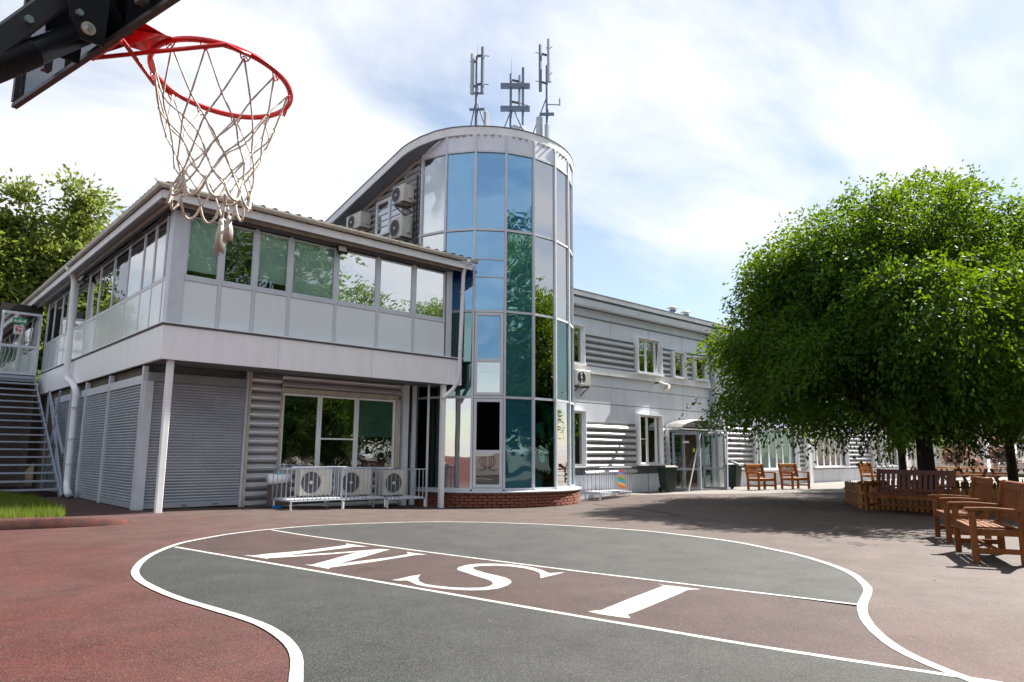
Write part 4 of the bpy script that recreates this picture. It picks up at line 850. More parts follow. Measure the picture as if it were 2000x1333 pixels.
# railing with a bright mat by the tower
rk2 = rack('white railing cage with a coloured mat between the tower and the first lower window', (19.35, 15.85, -.22), 1.75, .7, 0, 1.05, 15)
cl = thing('striped_mat', 'small mat with slanted rainbow stripes hung on the white railing', 'mat', (19.62, 15.45, .4))
cols_ = [(.75, .16, .05), (.85, .50, .05), (.05, .35, .65), (.05, .40, .12), (.80, .30, .05), (.10, .30, .70), (.55, .10, .10)]
for i, c_ in enumerate(cols_):
    z0 = .12+i*.088
    b = MB(); b.add([(19.42, 15.45, z0+.06), (19.78, 15.45, z0-.04), (19.78, 15.45, z0+.048), (19.42, 15.45, z0+.148), (19.42, 15.46, z0+.06), (19.78, 15.46, z0-.04), (19.78, 15.46, z0+.048), (19.42, 15.46, z0+.148)], [(0, 1, 2, 3), (7, 6, 5, 4), (0, 4, 5, 1), (1, 5, 6, 2), (2, 6, 7, 3), (3, 7, 4, 0)])
    b.build('stripe', mat('mat_stripe', c_, .8), cl)

# ============================================================ entrance
en = thing('entrance_porch', 'glass entrance doors standing open under a smoky barrel canopy on slanted struts', 'entrance', (24, 16, 0))
cn = MB(); cx = 24.9; hw = 1.5; vs = []; n = 20; YF, YR = 15.45, 16.25
for i in range(n+1):
    t = -1+2*i/n; x = cx+hw*t; z = 2.30+.36*(1-t*t)**.6
    for y in (YF, YR):
        vs += [(x, y, z), (x, y, z+.03)]
cn.add(vs, [(4*i+1, 4*i+5, 4*i+7, 4*i+3) for i in range(n)]+[(4*i, 4*i+2, 4*i+6, 4*i+4) for i in range(n)]+[(4*i, 4*i+4, 4*i+5, 4*i+1) for i in range(n)]); cn.build('canopy', m_poly, en, smooth=True)
for y in (YF, 15.85, 16.2):
    MB().tube([(cx+hw*(-1+2*i/n), y, 2.285+.36*(1-(-1+2*i/n)**2)**.6) for i in range(n+1)], .02, 6).build('canopy_rib', m_gun, en)
BX(en, 'canopy_beam', m_alu, ((cx-hw, cx+hw, YF-.02, YF+.02, 2.25, 2.30), (cx-hw, cx-hw+.04, YF+.02, YR, 2.25, 2.30), (cx+hw-.04, cx+hw, YF+.02, YR, 2.25, 2.30)))
for a_, b_ in (((24.85, 15.5, 2.28), (23.17, 15.10, -.12)), ((26.75, 15.45, 2.2), (25.40, 14.75, -.12))): MB().tube([a_, b_], .028, 8).build('strut', m_alu, en)
BX(en, 'door_frame', m_alu, ((23.45, 23.53, 16.1, 16.28, -.2, 2.25), (26.72, 26.80, 16.1, 16.28, -.2, 2.25), (23.53, 26.72, 16.1, 16.28, 2.17, 2.25), (24.5, 24.56, 16.1, 16.28, -.2, 2.17), (25.66, 25.72, 16.1, 16.28, -.2, 2.17)))
MB().box(24.56, 25.66, 16.28, 16.30, -.2, 2.25).build('doorway', m_inb, en)
BX(en, 'side_pane', g_green, ((23.53, 24.5, 16.2, 16.21, -.15, 2.17), (25.72, 26.72, 16.2, 16.21, -.15, 2.17)))
BX(en, 'side_curtain', m_curt, ((23.53, 24.5, 16.26, 16.27, -.15, 2.17), (25.72, 26.72, 16.26, 16.27, -.15, 2.17)))
def leaf(p, ang, wd):
    Ml = Matrix.Translation(p) @ Matrix.Rotation(ang, 4, 'Z')
    o = put(frame_ring(MB(), 0, wd, .02, 2.26, .085, -.025, .025).box(.085, wd-.085, -.025, .025, .80, .88), Ml).build('door_leaf', m_rail, en)
    put(MB().box(.08, wd-.08, -.004, .004, .10, .81), Ml).build('pane', g_clear, o); put(MB().box(.08, wd-.08, -.004, .004, .87, 2.18), Ml).build('pane', g_clear, o)
    put(MB().tube([(wd-.05, -.03, .95), (wd-.05, -.09, .98), (wd-.05, -.09, 1.35), (wd-.05, -.03, 1.38)], .014, 6), Ml).build('handle', m_gun, o)
    return o, Ml
o1, M1 = leaf((23.50, 15.98, -.12), R(-42), 1.08)
put(MB().box(.42, .66, -.03, -.012, 1.85, 1.93), M1).build('door_notice', m_paper, o1)
put(MB().box(.80, .9, -.03, -.012, 1.5, 1.64), M1).build('round_sticker', mat('yellow_sticker', (.5, .45, .05), .6), o1)
o2, M2 = leaf((25.62, 15.95, -.12), R(-45), .92)
def wheelie(label, loc, rz):
    t = thing('wheelie_bin', label, 'bin', (0, 0, 0), 0, 'bins beside the entrance')
    b = MB(); b.add([(-.22, -.24, .10), (.22, -.24, .10), (.22, .24, .10), (-.22, .24, .10), (-.29, -.34, .93), (.29, -.34, .93), (.29, .34, .93), (-.29, .34, .93)], [(0, 3, 2, 1), (4, 5, 6, 7), (0, 1, 5, 4), (1, 2, 6, 5), (2, 3, 7, 6), (3, 0, 4, 7)]); b.build('body', m_bin, t, bevel=.02)
    MB().box(-.31, .31, -.36, .36, .932, .965).box(-.24, .24, -.30, .28, .966, 1.0).build('lid', m_bin, t, bevel=.012)
    MB().tube([(-.24, .42, .92), (.24, .42, .92)], .015, 8).build('handle', m_bin, t)
    for x in (-.26, .21): MB().tube([(x, .22, .10), (x+.05, .22, .10)], .10, 18).build('wheel', m_blk, t)
    t.location = loc; t.rotation_euler.z = rz; t.scale = (.86, .86, 1); return t
w1 = wheelie('dark green wheelie bin left of the open glass doors', (22.42, 15.5, -.13), R(75))
w2 = wheelie('dark wheelie bin right of the glass doors with a grey bag over its rim', (26.75, 15.25, -.12), R(0))
tag(MB().ring((26.72, 15.1, .93), .17, .045, 18, 8, (.3, -.4, 1)).build('bin_bag', m_antw, smooth=True), 'grey plastic bag hanging over the rim of the right-hand bin', 'bag')

# ============================================================ antennas
def mast(name_label, base, h, panels_, whip, braces, boxes=(), bars_=()):
    t = thing('antenna_mast', name_label, 'antenna', base, 0, 'antenna masts on the tower roof')
    x, y, z = base
    MB().tube([(x, y, z), (x, y, z+h)], .045, 10).build('pole', m_ant, t)
    for dx, dy, z0, z1, wd_, dp_, mm in panels_:
        o = MB().box(x+dx-wd_/2, x+dx+wd_/2, y+dy-dp_/2, y+dy+dp_/2, z0, z1).build('panel_antenna', mm, t, bevel=.02)
        for zz_ in (z0+.2*(z1-z0), z0+.8*(z1-z0)):
            MB().bar((x, y, zz_), (x+dx, y+dy, zz_+.02), .05, .07).build('clamp', m_gun, o)
            MB().bar((x+dx, y+dy, zz_+.02), (x+dx*1.9+.05, y+dy*1.9, zz_+.02), .02, .02).build('clamp_bolt', m_gun, o)
    MB().tube([(x+.02, y, z+h), (x+.03, y, z+h+whip)], [.008, .003], 6).build('lightning_rod', m_ant, t)
    for b in braces: MB().tube([(x+b[0], y+b[1], z+b[2]), (x+b[3], y+b[4], z+b[5])], .022, 8).build('brace', m_ant, t)
    for b in boxes: MB().box(x+b[0], x+b[1], y+b[2], y+b[3], z+b[4], z+b[5]).build('radio_unit', m_antw, t, bevel=.02)
    for b in bars_: MB().bar((x+b[0], y+b[1], z+b[2]), (x+b[3], y+b[4], z+b[5]), b[6], b[6]*.9).build('crossbar', m_ant, t)
    cz = [(x+.04*math.cos(i*1.3), y+.04*math.sin(i*1.3)-.03, z+h*.75*i/12) for i in range(13)]
    MB().tube(cz, .012, 6).build('feeder_cable', m_blk, t)
    return t
# camera-transverse direction is (.73,-.68)
mast('antenna mast nearest the gable side, with two tall slim panels', (13.45, 16.25, 11.5), 2.65,
     [(-.10, .10, 12.80, 14.25, .12, .10, m_antw), (.14, -.13, 12.82, 14.5, .10, .10, m_ant)], .45,
     [(0, 0, 1.15, .42, -.10, .02), (0, 0, 1.15, .10, .5, .02)], [(.22, .38, -.22, -.10, .05, .75)], [(-.16, .15, .78, .2, -.18, .80, .07), (-.1, .1, 1.35, .12, -.11, 1.35, .06)])
mast('short double-pole antenna mast with two crossbars in the middle of the tower roof', (15.80, 17.15, 11.5), 3.35,
     [(.33, -.10, 13.5, 14.9, .08, .08, m_antw)], .7,
     [(0, 0, 1.9, -.42, .38, .3), (.1, -.1, 1.9, .62, -.5, .3)], [(.0, .5, -.2, .05, 1.0, 1.35)],
     [(-.27, .25, 2.88, .50, -.47, 2.88, .17), (-.27, .25, 2.00, .50, -.47, 2.00, .17)])
t_ = [o for o in bpy.data.objects if o.get('category') == 'antenna'][-1]
MB().tube([(16.12, 16.85, 12.9), (16.12, 16.85, 15.1)], .045, 10).build('pole', m_ant, t_)
mast('tallest antenna mast nearest the long building, with two panels and a side arm', (17.25, 16.75, 11.3), 4.3,
     [(.03, -.10, 14.9, 16.65, .15, .12, m_antw), (-.24, .10, 14.5, 16.40, .11, .10, m_ant)], .5,
     [(-.02, 0, 3.0, -.75, .6, .3), (-.15, .1, 1.6, -.45, .4, .1), (-.1, .05, 1.2, .05, -.25, .2)], [(-.36, -.18, .02, .22, 1.3, 2.2), (-.16, -.03, -.18, -.02, .9, 1.9)],
     [(-.2, .18, 2.35, .18, -.2, 2.35, .10), (0, 0, 2.75, .38, -.30, 2.75, .03), (.38, -.30, 2.73, .38, -.30, 3.0, .04), (-.15, .12, .75, .2, -.2, .75, .09)])

# ============================================================ basketball hoop
HC = Vector((.791, 2.346, 2.558)); HN = Vector((.094, .009, 1)).normalized()
ax = R(192); HA = Vector((math.cos(ax), math.sin(ax), 0)); HB = Vector((-HA.y, HA.x, 0)); HZ = Vector((0, 0, 1))
hoop = thing('basketball_hoop', 'basketball hoop with red rim, rope net and black-framed clear backboard at upper left', 'basketball hoop', tuple(HC+HA*1.4-Vector((0, 0, 2.558))))
def hp(l, b, z): return HC+HA*l+HB*b+HZ*z       # l towards the board, b along the board, z up
rim_o = MB().ring(HC, .2286, .0095, 72, 12, HN).build('rim', m_red, hoop, smooth=True)
T1 = (HA-HN*HA.dot(HN)).normalized(); T2 = HN.cross(T1)
def rp(ang, r=.2286, h=0): return HC+T1*(r*math.cos(ang))+T2*(r*math.sin(ang))+HN*h   # ang 0 = towards the board
# bracket plate: folded sheet between rim and board
pl = [rp(0, .222)+T2*-.075, rp(0, .222)+T2*.075, hp(.385, .062, .03), hp(.385, -.062, .03)]
def plate(pts, th, dirv): b = MB(); n = len(pts); q = [p+dirv*th for p in pts]; b.add(pts+q, [tuple(range(n)), tuple(range(2*n-1, n-1, -1))]+[(i, (i+1) % n, n+(i+1) % n, n+i) for i in range(n)]); return b
sb_ = hp(.385, 0, .03)-HC
plate([rp(0, .228)+T2*-.07, rp(0, .228)+T2*.07, hp(.385, -.065, .035), hp(.385, .065, .035)], .006, HN).build('bracket_plate', m_red, hoop)
for s in (-1, 1):
    plate([rp(0, .228)+T2*.07*s, hp(.385, -.065*s, .035), hp(.385, -.065*s, -.075), rp(0, .26)+T2*.07*s-HN*.01], .005, T2*s).build('bracket_cheek', m_red, hoop)
plate([hp(.378, -.09, -.08), hp(.378, .09, -.08), hp(.378, .09, .05), hp(.378, -.09, .05)], .007, HA).build('mounting_plate', m_red, hoop)
for s in (-1, 1):
    a0 = rp(s*R(68), .235, -.006); a1 = rp(s*R(52), .262, -.006); e = hp(.378, -.085*s, -.07)
    MB().tube([rp(s*R(78), .236, -.008), rp(s*R(68), .238, -.010), (rp(s*R(60), .252, -.012)), e], .0068, 10).build('brace_rod', m_red, hoop, smooth=True)
    MB().box(-.035, .035, -.03, .012, -.02, .02).build('rod_foot', m_red, hoop).location = hp(.375, -.085*s, -.065)-world_loc(hoop)
    MB().tube([hp(.37, -.06*s, -.02), hp(.34, -.06*s, -.02)], .008, 6).build('bolt', m_blk, hoop)
# hooks and net
net = thing('net_tmp', '', '')
bpy.data.objects.remove(net)
rn = random.Random(21)
hk_o = []
lev_z = [-.018, -.135, -.205, -.262, -.315, -.365, -.415]; lev_r = [.222, .190, .158, .135, .120, .114, .118]
sway = lambda z: HB*(-.012*z/-.4)+HA*(.0)
NH = 12
jit = {}
def node(i2, j):
    """i2: half-step index"""
    key = (i2 % (2*NH), j)
    if key not in jit: jit[key] = (rn.uniform(-.10, .10), rn.uniform(-.010, .010), rn.uniform(-.012, .012))
    dj = jit[key]; s = 0 if j == 0 else 1
    a = PI*key[0]/NH+R(15)+dj[0]*s*.8
    c = HC+HZ*(lev_z[j]+dj[1]*s) if j else HC+HN*lev_z[0]
    if j == 0: return rp(a, lev_r[0], lev_z[0])
    return c+(HA*math.cos(a)+HB*math.sin(a))*(lev_r[j]+dj[2]) + HB*(.10*lev_z[j]*.25)
net_o = None
for i in range(NH):
    a = 2*PI*i/NH+R(15); b = MB(); c = rp(a, .2286, -.010)
    tt = -T1*math.sin(a)+T2*math.cos(a)
    pts = [c+tt*.018+HN*.004, c+tt*.012-HN*.014, c+tt*.004-HN*.006, c-tt*.004-HN*.006, c-tt*.012-HN*.014, c-tt*.018+HN*.004]
    b.tube(pts, .0024, 6).tube([c+tt*.012-HN*.014, c-HN*.024, c-tt*.012-HN*.014], .0024, 6); b.build('net_hook', m_red, rim_o)
first = True
net_o = MB().tube([rp(0, .222, -.03), rp(.01, .222, -.031)], .0001, 3).build('net', m_rope, hoop)
for i in range(NH):
    for dr in (-1, 1):
        ctrl = [node(2*i, 0)]+[node(2*i+dr*j, j) for j in range(1, 7)]
        P_ = [ctrl[0]*2-ctrl[1]]+ctrl+[ctrl[-1]*2-ctrl[-2]]; q = []
        for k in range(1, len(P_)-2):
            p0, p1, p2, p3 = P_[k-1:k+3]
            for m_ in range(5):
                t = m_/5; q.append(0.5*((2*p1)+(p2-p0)*t+(2*p0-5*p1+4*p2-p3)*t*t+(3*p1-p0-3*p2+p3)*t**3))
        q.append(P_[-2]); MB().tube(q, [.0030+.0005*math.sin(k*2.1) for k in range(len(q))], 7).build('net_cord', m_rope, net_o, smooth=True)
    a_, b_ = node(2*i, 6), node(2*i+2, 6); mid = (a_+b_)/2
    hang = .045+rn.uniform(-.01, .012); o_ = ((mid-HC)-HZ*((mid-HC).dot(HZ))).normalized()
    lp = [a_+(b_-a_)*t-HZ*hang*math.sin(PI*t)**.7+o_*.012*math.sin(PI*t) for t in [k/8 for k in range(9)]]
    MB().tube([a_+HZ*.012]+lp+[b_+HZ*.012], .0046, 8).build('net_loop', m_rope, net_o, smooth=True)
# knots
kn = MB()
for j in range(1, 6):
    for i in range(NH):
        p = node(2*i+(j % 2), j); kn.tube([p-HZ*.008, p, p+HZ*.008], [.003, .0055, .003], 6)
tag(kn.build('net_knots', m_rope, net_o, smooth=True), kind='stuff')
# tassels
tb0 = node(6, 6)-HZ*.03
P0 = HC+HB*(.045)-HZ*.455+HA*(-.02)
for q, (off, ln_) in enumerate(((-.018, .105), (.020, .072))):
    top = P0+HB*off*.2
    s0 = node(4 if q == 0 else 6, 6)-HZ*.03
    MB().tube([s0, (s0+top)/2-HZ*.006, top], .0042, 8).build('tassel_cord', m_rope, net_o, smooth=True)
    MB().tube([top, top+HB*off*.6-HZ*.025, top+HB*off-HZ*.055], .0042, 8).build('tassel_cord', m_rope, net_o, smooth=True)
    b0 = top+HB*off-HZ*.05
    tz = MB(); tz.tube([b0+HZ*.006, b0-HZ*.012, b0-HZ*.02, b0-HZ*ln_*.7, b0-HZ*ln_], [.006, .010, .007, .014, .013], 14)
    for k in range(26):
        a = 2*PI*k/26; dv = HA*math.cos(a)+HB*math.sin(a); tz.tube([b0-HZ*.02+dv*.008, b0-HZ*ln_*.6+dv*.0135, b0-HZ*(ln_+rn.uniform(.0, .014))+dv*.0155], .0015, 4)
    tz.build('tassel', m_rope, net_o, smooth=True)
sl_ = [node(21, 4)+HB*.01, node(21, 4)+HB*.035-HZ*.03, node(21, 4)+HB*.042-HZ*.085, node(21, 4)+HB*.022-HZ*.105, node(21, 5)]
MB().tube(sl_, .005, 7).build('net_cord', m_rope, net_o, smooth=True)
# backboard frame and clear sheet
def hbar(n_, a, b, wd, ht, m, par, up=(0, 0, 1)): return MB().bar(hp(*a), hp(*b), wd, ht, up).build(n_, m, par)
BB = .62; ZB0, ZB1 = -.083, .66
bbf = hbar('backboard_frame', (.402, -BB, ZB0), (.402, BB, ZB0), .018, .014, m_frame, hoop)
hbar('frame_bar', (.402, -BB, ZB1), (.402, BB, ZB1), .018, .018, m_frame, bbf)
for s in (-1, 1): hbar('frame_bar', (.402, s*BB, ZB0+.016), (.402, s*BB, ZB1-.016), .018, .018, m_frame, bbf, up=tuple(HB))
for b_ in (-.30, .30): hbar('frame_bar', (.43, b_, ZB0+.016), (.43, b_, ZB1-.016), .024, .03, m_gun, bbf, up=tuple(HB))
plate([hp(.392, -BB, ZB0), hp(.392, BB, ZB0), hp(.392, BB, ZB1), hp(.392, -BB, ZB1)], .004, HA).build('clear_sheet', glass('clear_acrylic', (.93, .95, .96), .02, .001), bbf)
plate([hp(.388, -.09, -.03), hp(.388, .09, -.03), hp(.388, .09, .16), hp(.388, -.09, .16)], .003, HA).build('red_target', mat('pale_red_print', (.75, .25, .25), .4), bbf)
# gusset plates, arms, bolts
for s in (-1, 1):
    plate([hp(.422, .075*s, -.115), hp(.420, .075*s, .02), hp(.425, .075*s, .22), hp(.54, .075*s, .22), hp(.53, .075*s, .03), hp(.518, .075*s, -.07), hp(.485, .075*s, -.12)], .006, HB*s).build('gusset', m_blk, hoop)
MB().tube([hp(.47, .082, -.084), hp(.47, .088, -.084)], .019, 20).build('washer', m_brass, hoop)
MB().tube([hp(.47, .088, -.084), hp(.47, .100, -.084)], .009, 6).build('bolt', m_zinc, hoop)
MB().tube([hp(.498, .082, -.063+.012), hp(.498, .094, -.063+.012)], .010, 6).build('bolt', m_zinc, hoop)
MB().tube([hp(.45, .0, -.055), hp(.64, .0, -.255), hp(.85, 0, -.475), hp(1.25, 0, -.88)], [.034, .036, .038, .038], 20).build('lower_arm', m_blk, hoop, smooth=True)
slv = MB()
for k in range(60):
    t = .3+k*.011; p = hp(.45+.40*t, 0, -.055-.42*t); d = (hp(.85, 0, -.475)-hp(.45, 0, -.055)).normalized(); slv.ring(p, .0365, .0025, 20, 5, d)
tag(slv.build('ribbed_sleeve', m_blk, hoop, smooth=True), kind='stuff')
MB().bar(hp(.45, 0, .135), hp(.98, 0, -.725), .065, .062).build('upper_arm', m_gun, hoop, bevel=.006)
MB().tube([hp(.60, .034, -.11), hp(.60, .044, -.11)], .012, 6).build('bolt', m_zinc, hoop)
MB().bar(hp(1.35, 0, -2.55), hp(1.35, 0, -.2), .12, .12, (1, 0, 0)).build('pole', m_blk, hoop)
MB().bar(hp(.93, 0, -.60), hp(1.42, 0, -1.02), .12, .14).build('arm_yoke', m_blk, hoop)
MB().bar(hp(1.1, 0, -2.47), hp(2.1, 0, -2.47), .7, .18).build('base', m_blk, hoop, bevel=.03)

# ============================================================ wooden chairs and benches
def seatchair(label, wd, group=None, m=None, nslat=9, long=False, scale=1.0, ms=None):
    """front faces local -y, origin on the ground"""
    t = thing('wooden_bench' if long else 'wooden_armchair', label, 'bench' if long else 'armchair', (0, 0, 0), 0, group)
    m = m or m_wood; ms = ms or m; hw = wd/2; D = .50
    for s in (-1, 1):
        MB().box(s*hw-.035, s*hw+.035, -.035, .035, 0, .62).build('leg', m, t, bevel=.006)
        b = MB().prism([(D-.04, 0), (D+.035, 0), (D+.035, .42), (D+.13, .93), (D+.115, .975), (D+.055, .96), (D-.04, .42)], s*hw-.035, s*hw+.035, 'x').build('leg', m, t, bevel=.005)
        MB().prism([(-.09, .635), (-.07, .66), (.2, .668), (D+.02, .65), (D+.02, .622), (-.07, .622)], s*hw-.045, s*hw+.045, 'x').build('arm', m, t, bevel=.005)
        MB().box(s*hw-.022, s*hw+.022, .035, D-.04, .33, .41).build('side_rail', m, t)
        MB().box(s*hw-.02, s*hw+.02, .035, D-.04, .12, .18).build('stretcher', m, t)
    MB().box(-hw+.035, hw-.035, -.025, .02, .33, .41).build('front_rail', m, t); MB().box(-hw+.035, hw-.035, D-.03, D+.01, .33, .41).build('back_rail', m, t)
    MB().box(-hw+.03, hw-.03, D*.5-.02, D*.5+.02, .125, .17).build('stretcher', m, t)
    for k in range(6):
        y = -.035+k*.082; MB().box(-hw+.02, hw-.02, y, y+.066, .412+.004*k*(k > 3), .434).build('seat_slat', ms, t, bevel=.004)
    ya = lambda z: D+.0+(z-.42)*.175
    MB().add([( -hw+.035, ya(.86)-.01, .86), (hw-.035, ya(.86)-.01, .86), (hw-.035, ya(.86)+.03, .86), (-hw+.035, ya(.86)+.03, .86), (-hw+.035, ya(.965)-.01, .955), (hw-.035, ya(.965)-.01, .955), (hw-.035, ya(.965)+.03, .965), (-hw+.035, ya(.965)+.03, .965)], [(0,3,2,1),(4,5,6,7),(0,1,5,4),(1,2,6,5),(2,3,7,6),(3,0,4,7)]).build('top_rail', ms, t, bevel=.004)
    MB().box(-hw+.035, hw-.035, ya(.5)-.01, ya(.5)+.03, .48, .54).build('lower_rail', ms, t, bevel=.004)
    n = nslat; w0 = (wd-.10); sw = w0/n*(.62)
    for i in range(n):
        x = -w0/2+w0*(i+.5)/n
        MB().add([(x-sw/2, ya(.54), .541), (x+sw/2, ya(.54), .541), (x+sw/2, ya(.54)+.016, .541), (x-sw/2, ya(.54)+.016, .541), (x-sw/2, ya(.86), .859), (x+sw/2, ya(.86), .859), (x+sw/2, ya(.86)+.016, .859), (x-sw/2, ya(.86)+.016, .859)], [(0,3,2,1),(4,5,6,7),(0,1,5,4),(1,2,6,5),(2,3,7,6),(3,0,4,7)]).build('back_slat', ms, t)
    t.scale = (scale,)*3; return t
def put_at(t, p, face_deg):
    """front-centre of the chair at p, facing face_deg"""
    t.rotation_euler.z = R(face_deg+90); t.location = (p[0], p[1], p[2] if len(p) > 2 else gz(p[0], p[1])); return t
put_at(seatchair('red-brown wooden two-seat bench closest to the camera at the right edge', 1.12, None, m_wood2, 14, True, ms=m_wood2), (10.64, 2.80), 114)
put_at(seatchair('red-brown wooden armchair just beyond the nearest bench, beside the picket fence', .86, None, m_wood2, 9), (12.55, 3.60), 116)
put_at(seatchair('long dark wooden slatted bench standing before the picket fence', 1.68, None, m_wood2, 13, True, ms=m_wood3), (17.23, 5.69), 169.5)
g1 = 'orange teak armchairs along the long building'
c1 = put_at(seatchair('orange teak armchair partly behind the right-hand wheelie bin', .92, g1, m_wood, 11, scale=1.06), (26.7, 13.75, gz(26.7, 13.75)), -102)
put_at(dup(c1, label='orange teak armchair standing alone under the wide ground-floor window'), (28.35, 13.15), -104)
put_at(dup(c1, label='farthest orange teak armchair, its back showing behind the long bench'), (36.0, 12.9), -100)

# ============================================================ picket enclosure round the tree
pf = thing('picket_fence', 'low round-topped picket fence enclosing the big tree behind the long bench', 'fence', (21, 6.4, 0))
pk = MB().prism([(-.045, 0), (.045, 0), (.045, .50), (.03, .545), (0, .565), (-.03, .545), (-.045, .50)], -.011, .011, 'y').build('picket', m_pick, None)
pkm = pk.data; bpy.data.objects.remove(pk)
cor = [(18.25, 7.05), (20.2, 8.15), (22.9, 8.0), (24.0, 6.2), (22.6, 4.7), (20.3, 4.0), (18.15, 4.55)]
rp_ = random.Random(5)
for i in range(len(cor)):
    a = Vector((*cor[i], 0)); b = Vector((*cor[(i+1) % len(cor)], 0)); L_ = (b-a).length; n = int(L_/.125); an = math.atan2(b.y-a.y, b.x-a.x)
    for zz_ in (.12, .38): MB().bar(a+HZ*zz_, b+HZ*zz_, .03, .06).build('fence_rail', m_pick, pf)
    for k in range(n):
        p = a+(b-a)*((k+.5)/n); o = link(bpy.data.objects.new('picket', pkm)); o.parent = pf; out_ = Vector((math.sin(an), -math.cos(an), 0))*.03
        o.location = p-Vector((21, 6.4, 0))+out_*(-1)*-1; o.rotation_euler = (0, rp_.uniform(-.03, .03), an); o.scale = (1, 1, rp_.uniform(.95, 1.05)*(1.32 if k == n-2 and i == 4 else 1))
MB().prism([(c[0]*.97+21*.03, c[1]*.97+6.4*.03) for c in cor], -.02, .06).build('soil', m_soil, pf)

# ============================================================ trees
def tubes_np(segs): pass
def make_leaves(name, centers, dirs, size, m, parent, seed, asp=.5, droop=.0):
    n = len(centers); rs = np.random.RandomState(seed)
    d = dirs+rs.normal(0, .55, (n, 3)); d /= np.linalg.norm(d, axis=1)[:, None]
    r = rs.normal(0, 1, (n, 3)); s = np.cross(d, r); s /= np.linalg.norm(s, axis=1)[:, None]
    L_ = size*rs.uniform(.65, 1.25, n)[:, None]; W_ = L_*asp*.5
    p0 = centers; p1 = centers+d*L_*.5+s*W_; p2 = centers+d*L_; p3 = centers+d*L_*.5-s*W_
    v = np.stack([p0, p1, p2, p3], 1).reshape(-1, 3).astype(np.float32)
    me = bpy.data.meshes.new(name); me.vertices.add(4*n); me.vertices.foreach_set('co', v.ravel()); me.loops.add(4*n); me.loops.foreach_set('vertex_index', np.arange(4*n, dtype=np.int32))
    me.polygons.add(n); me.polygons.foreach_set('loop_start', np.arange(0, 4*n, 4, dtype=np.int32)); me.update(calc_edges=True); me.materials.append(m)
    o = link(bpy.data.objects.new(name, me)); o.parent = parent; return o
def tree(label, base, trunk_h, trunk_r, blobs, n_twig, per, leaf, m, seed, droop=.6, twig=.9, group=None, floor=1.6, lean=(0, 0), kind='tree', upw=0., shell=.55, clump=22, ncore=0, corew=1.0):
    """blobs: (x,y,z,rx,ry,rz) relative to base; twigs grow from blob shells, droop, and carry leaves"""
    t = thing(kind, label, 'tree', base, 0, group); rs = np.random.RandomState(seed); rr = random.Random(seed)
    bl = np.array(blobs); vol = (bl[:, 3]*bl[:, 4]*bl[:, 5])**.75; w_ = vol*np.where(np.arange(len(bl)) < ncore, corew, 1.0); w_ = w_/w_.sum()
    b = MB(); top = Vector((lean[0], lean[1], trunk_h)); b.tube([(0, 0, -.1), (0, 0, .12), (lean[0]*.3, lean[1]*.3, trunk_h*.4), tuple(top)], [trunk_r*1.5, trunk_r*1.1, trunk_r*.95, trunk_r*.8], 14)
    o = b.build('trunk', m_bark, None, smooth=True); o.parent = t
    lim = MB()
    for q in bl:
        for _ in range(3 if len(bl) < 16 else 1):
            c = Vector(q[:3])+Vector((rr.uniform(-1, 1)*q[3], rr.uniform(-1, 1)*q[4], rr.uniform(-.5, .8)*q[5]))*.6
            st = top*(rr.uniform(.7, 1)); mid = (st+c)/2+Vector((rr.uniform(-.3, .3), rr.uniform(-.3, .3), rr.uniform(.1, .6)))*(c-st).length*.25
            pts = [st, (st+mid)/2+Vector((0, 0, .1)), mid, (mid+c)/2+Vector((0, 0, .08)), c]
            lim.tube(pts, [trunk_r*.42, trunk_r*.33, trunk_r*.22, trunk_r*.13, trunk_r*.05], 7)
    o = lim.build('limbs', m_bark, None, smooth=True); o.parent = t; o['kind'] = 'stuff'
    idx = rs.choice(len(bl), n_twig, p=w_); B = bl[idx]
    u = rs.normal(0, 1, (n_twig, 3)); u /= np.linalg.norm(u, axis=1)[:, None]
    rad = shell+(1.04-shell)*rs.rand(n_twig)**.6
    lump = 1+.13*np.sin(u[:, 0]*5+seed)*np.cos(u[:, 1]*6-seed)+.10*np.sin(u[:, 2]*9+idx)
    s0 = B[:, :3]+u*B[:, 3:]*(rad*lump)[:, None]
    if clump:
        nc = int(n_twig/clump); ci = rs.randint(0, nc, n_twig); cr = np.linalg.norm(B[:, 3:], axis=1).mean()*.085*(clump/22)**.5+.06
        s0 = s0[ci]+rs.normal(0, 1, (n_twig, 3))*np.array([cr, cr, cr*.6]); u = u[ci]
    d = u*np.array([1, 1, .5])+rs.normal(0, .35, (n_twig, 3)); d[:, 2] += upw; d /= np.linalg.norm(d, axis=1)[:, None]
    ln_ = twig*rs.uniform(.5, 1.2, n_twig)
    k = np.arange(per)/per; tt = k[None, :, None]
    pos = s0[:, None, :]+d[:, None, :]*ln_[:, None, None]*tt
    pos[:, :, 2] -= droop*(ln_[:, None]*(k[None, :]**1.8))
    dd = np.repeat(d[:, None, :], per, 1).copy(); dd[:, :, 2] -= droop*1.5*k[None, :]
    pos = pos+rs.normal(0, .035*leaf/.07, pos.shape)
    P2 = pos.reshape(-1, 3); D2 = dd.reshape(-1, 3); keep = (P2[:, 2]+base[2] > floor+.35*np.sin(P2[:, 0]*2.1)+.3*np.cos(P2[:, 1]*2.7))
    P2, D2 = P2[keep], D2[keep]
    make_leaves('crown', P2, D2, leaf, m, t, seed)['kind'] = 'stuff'
    # a few bare twigs
    tw = MB()
    for i in range(0, n_twig, max(1, n_twig//260)):
        pts = [Vector(pos[i, int(j)]) for j in np.linspace(0, per-1, 5)]
        if pts[-1].z+base[2] > floor: tw.tube(pts, [.012, .010, .008, .006, .003], 4)
    o = tw.build('twigs', m_bark, None); o.parent = t; o['kind'] = 'stuff'
    return t
rt = random.Random(9)
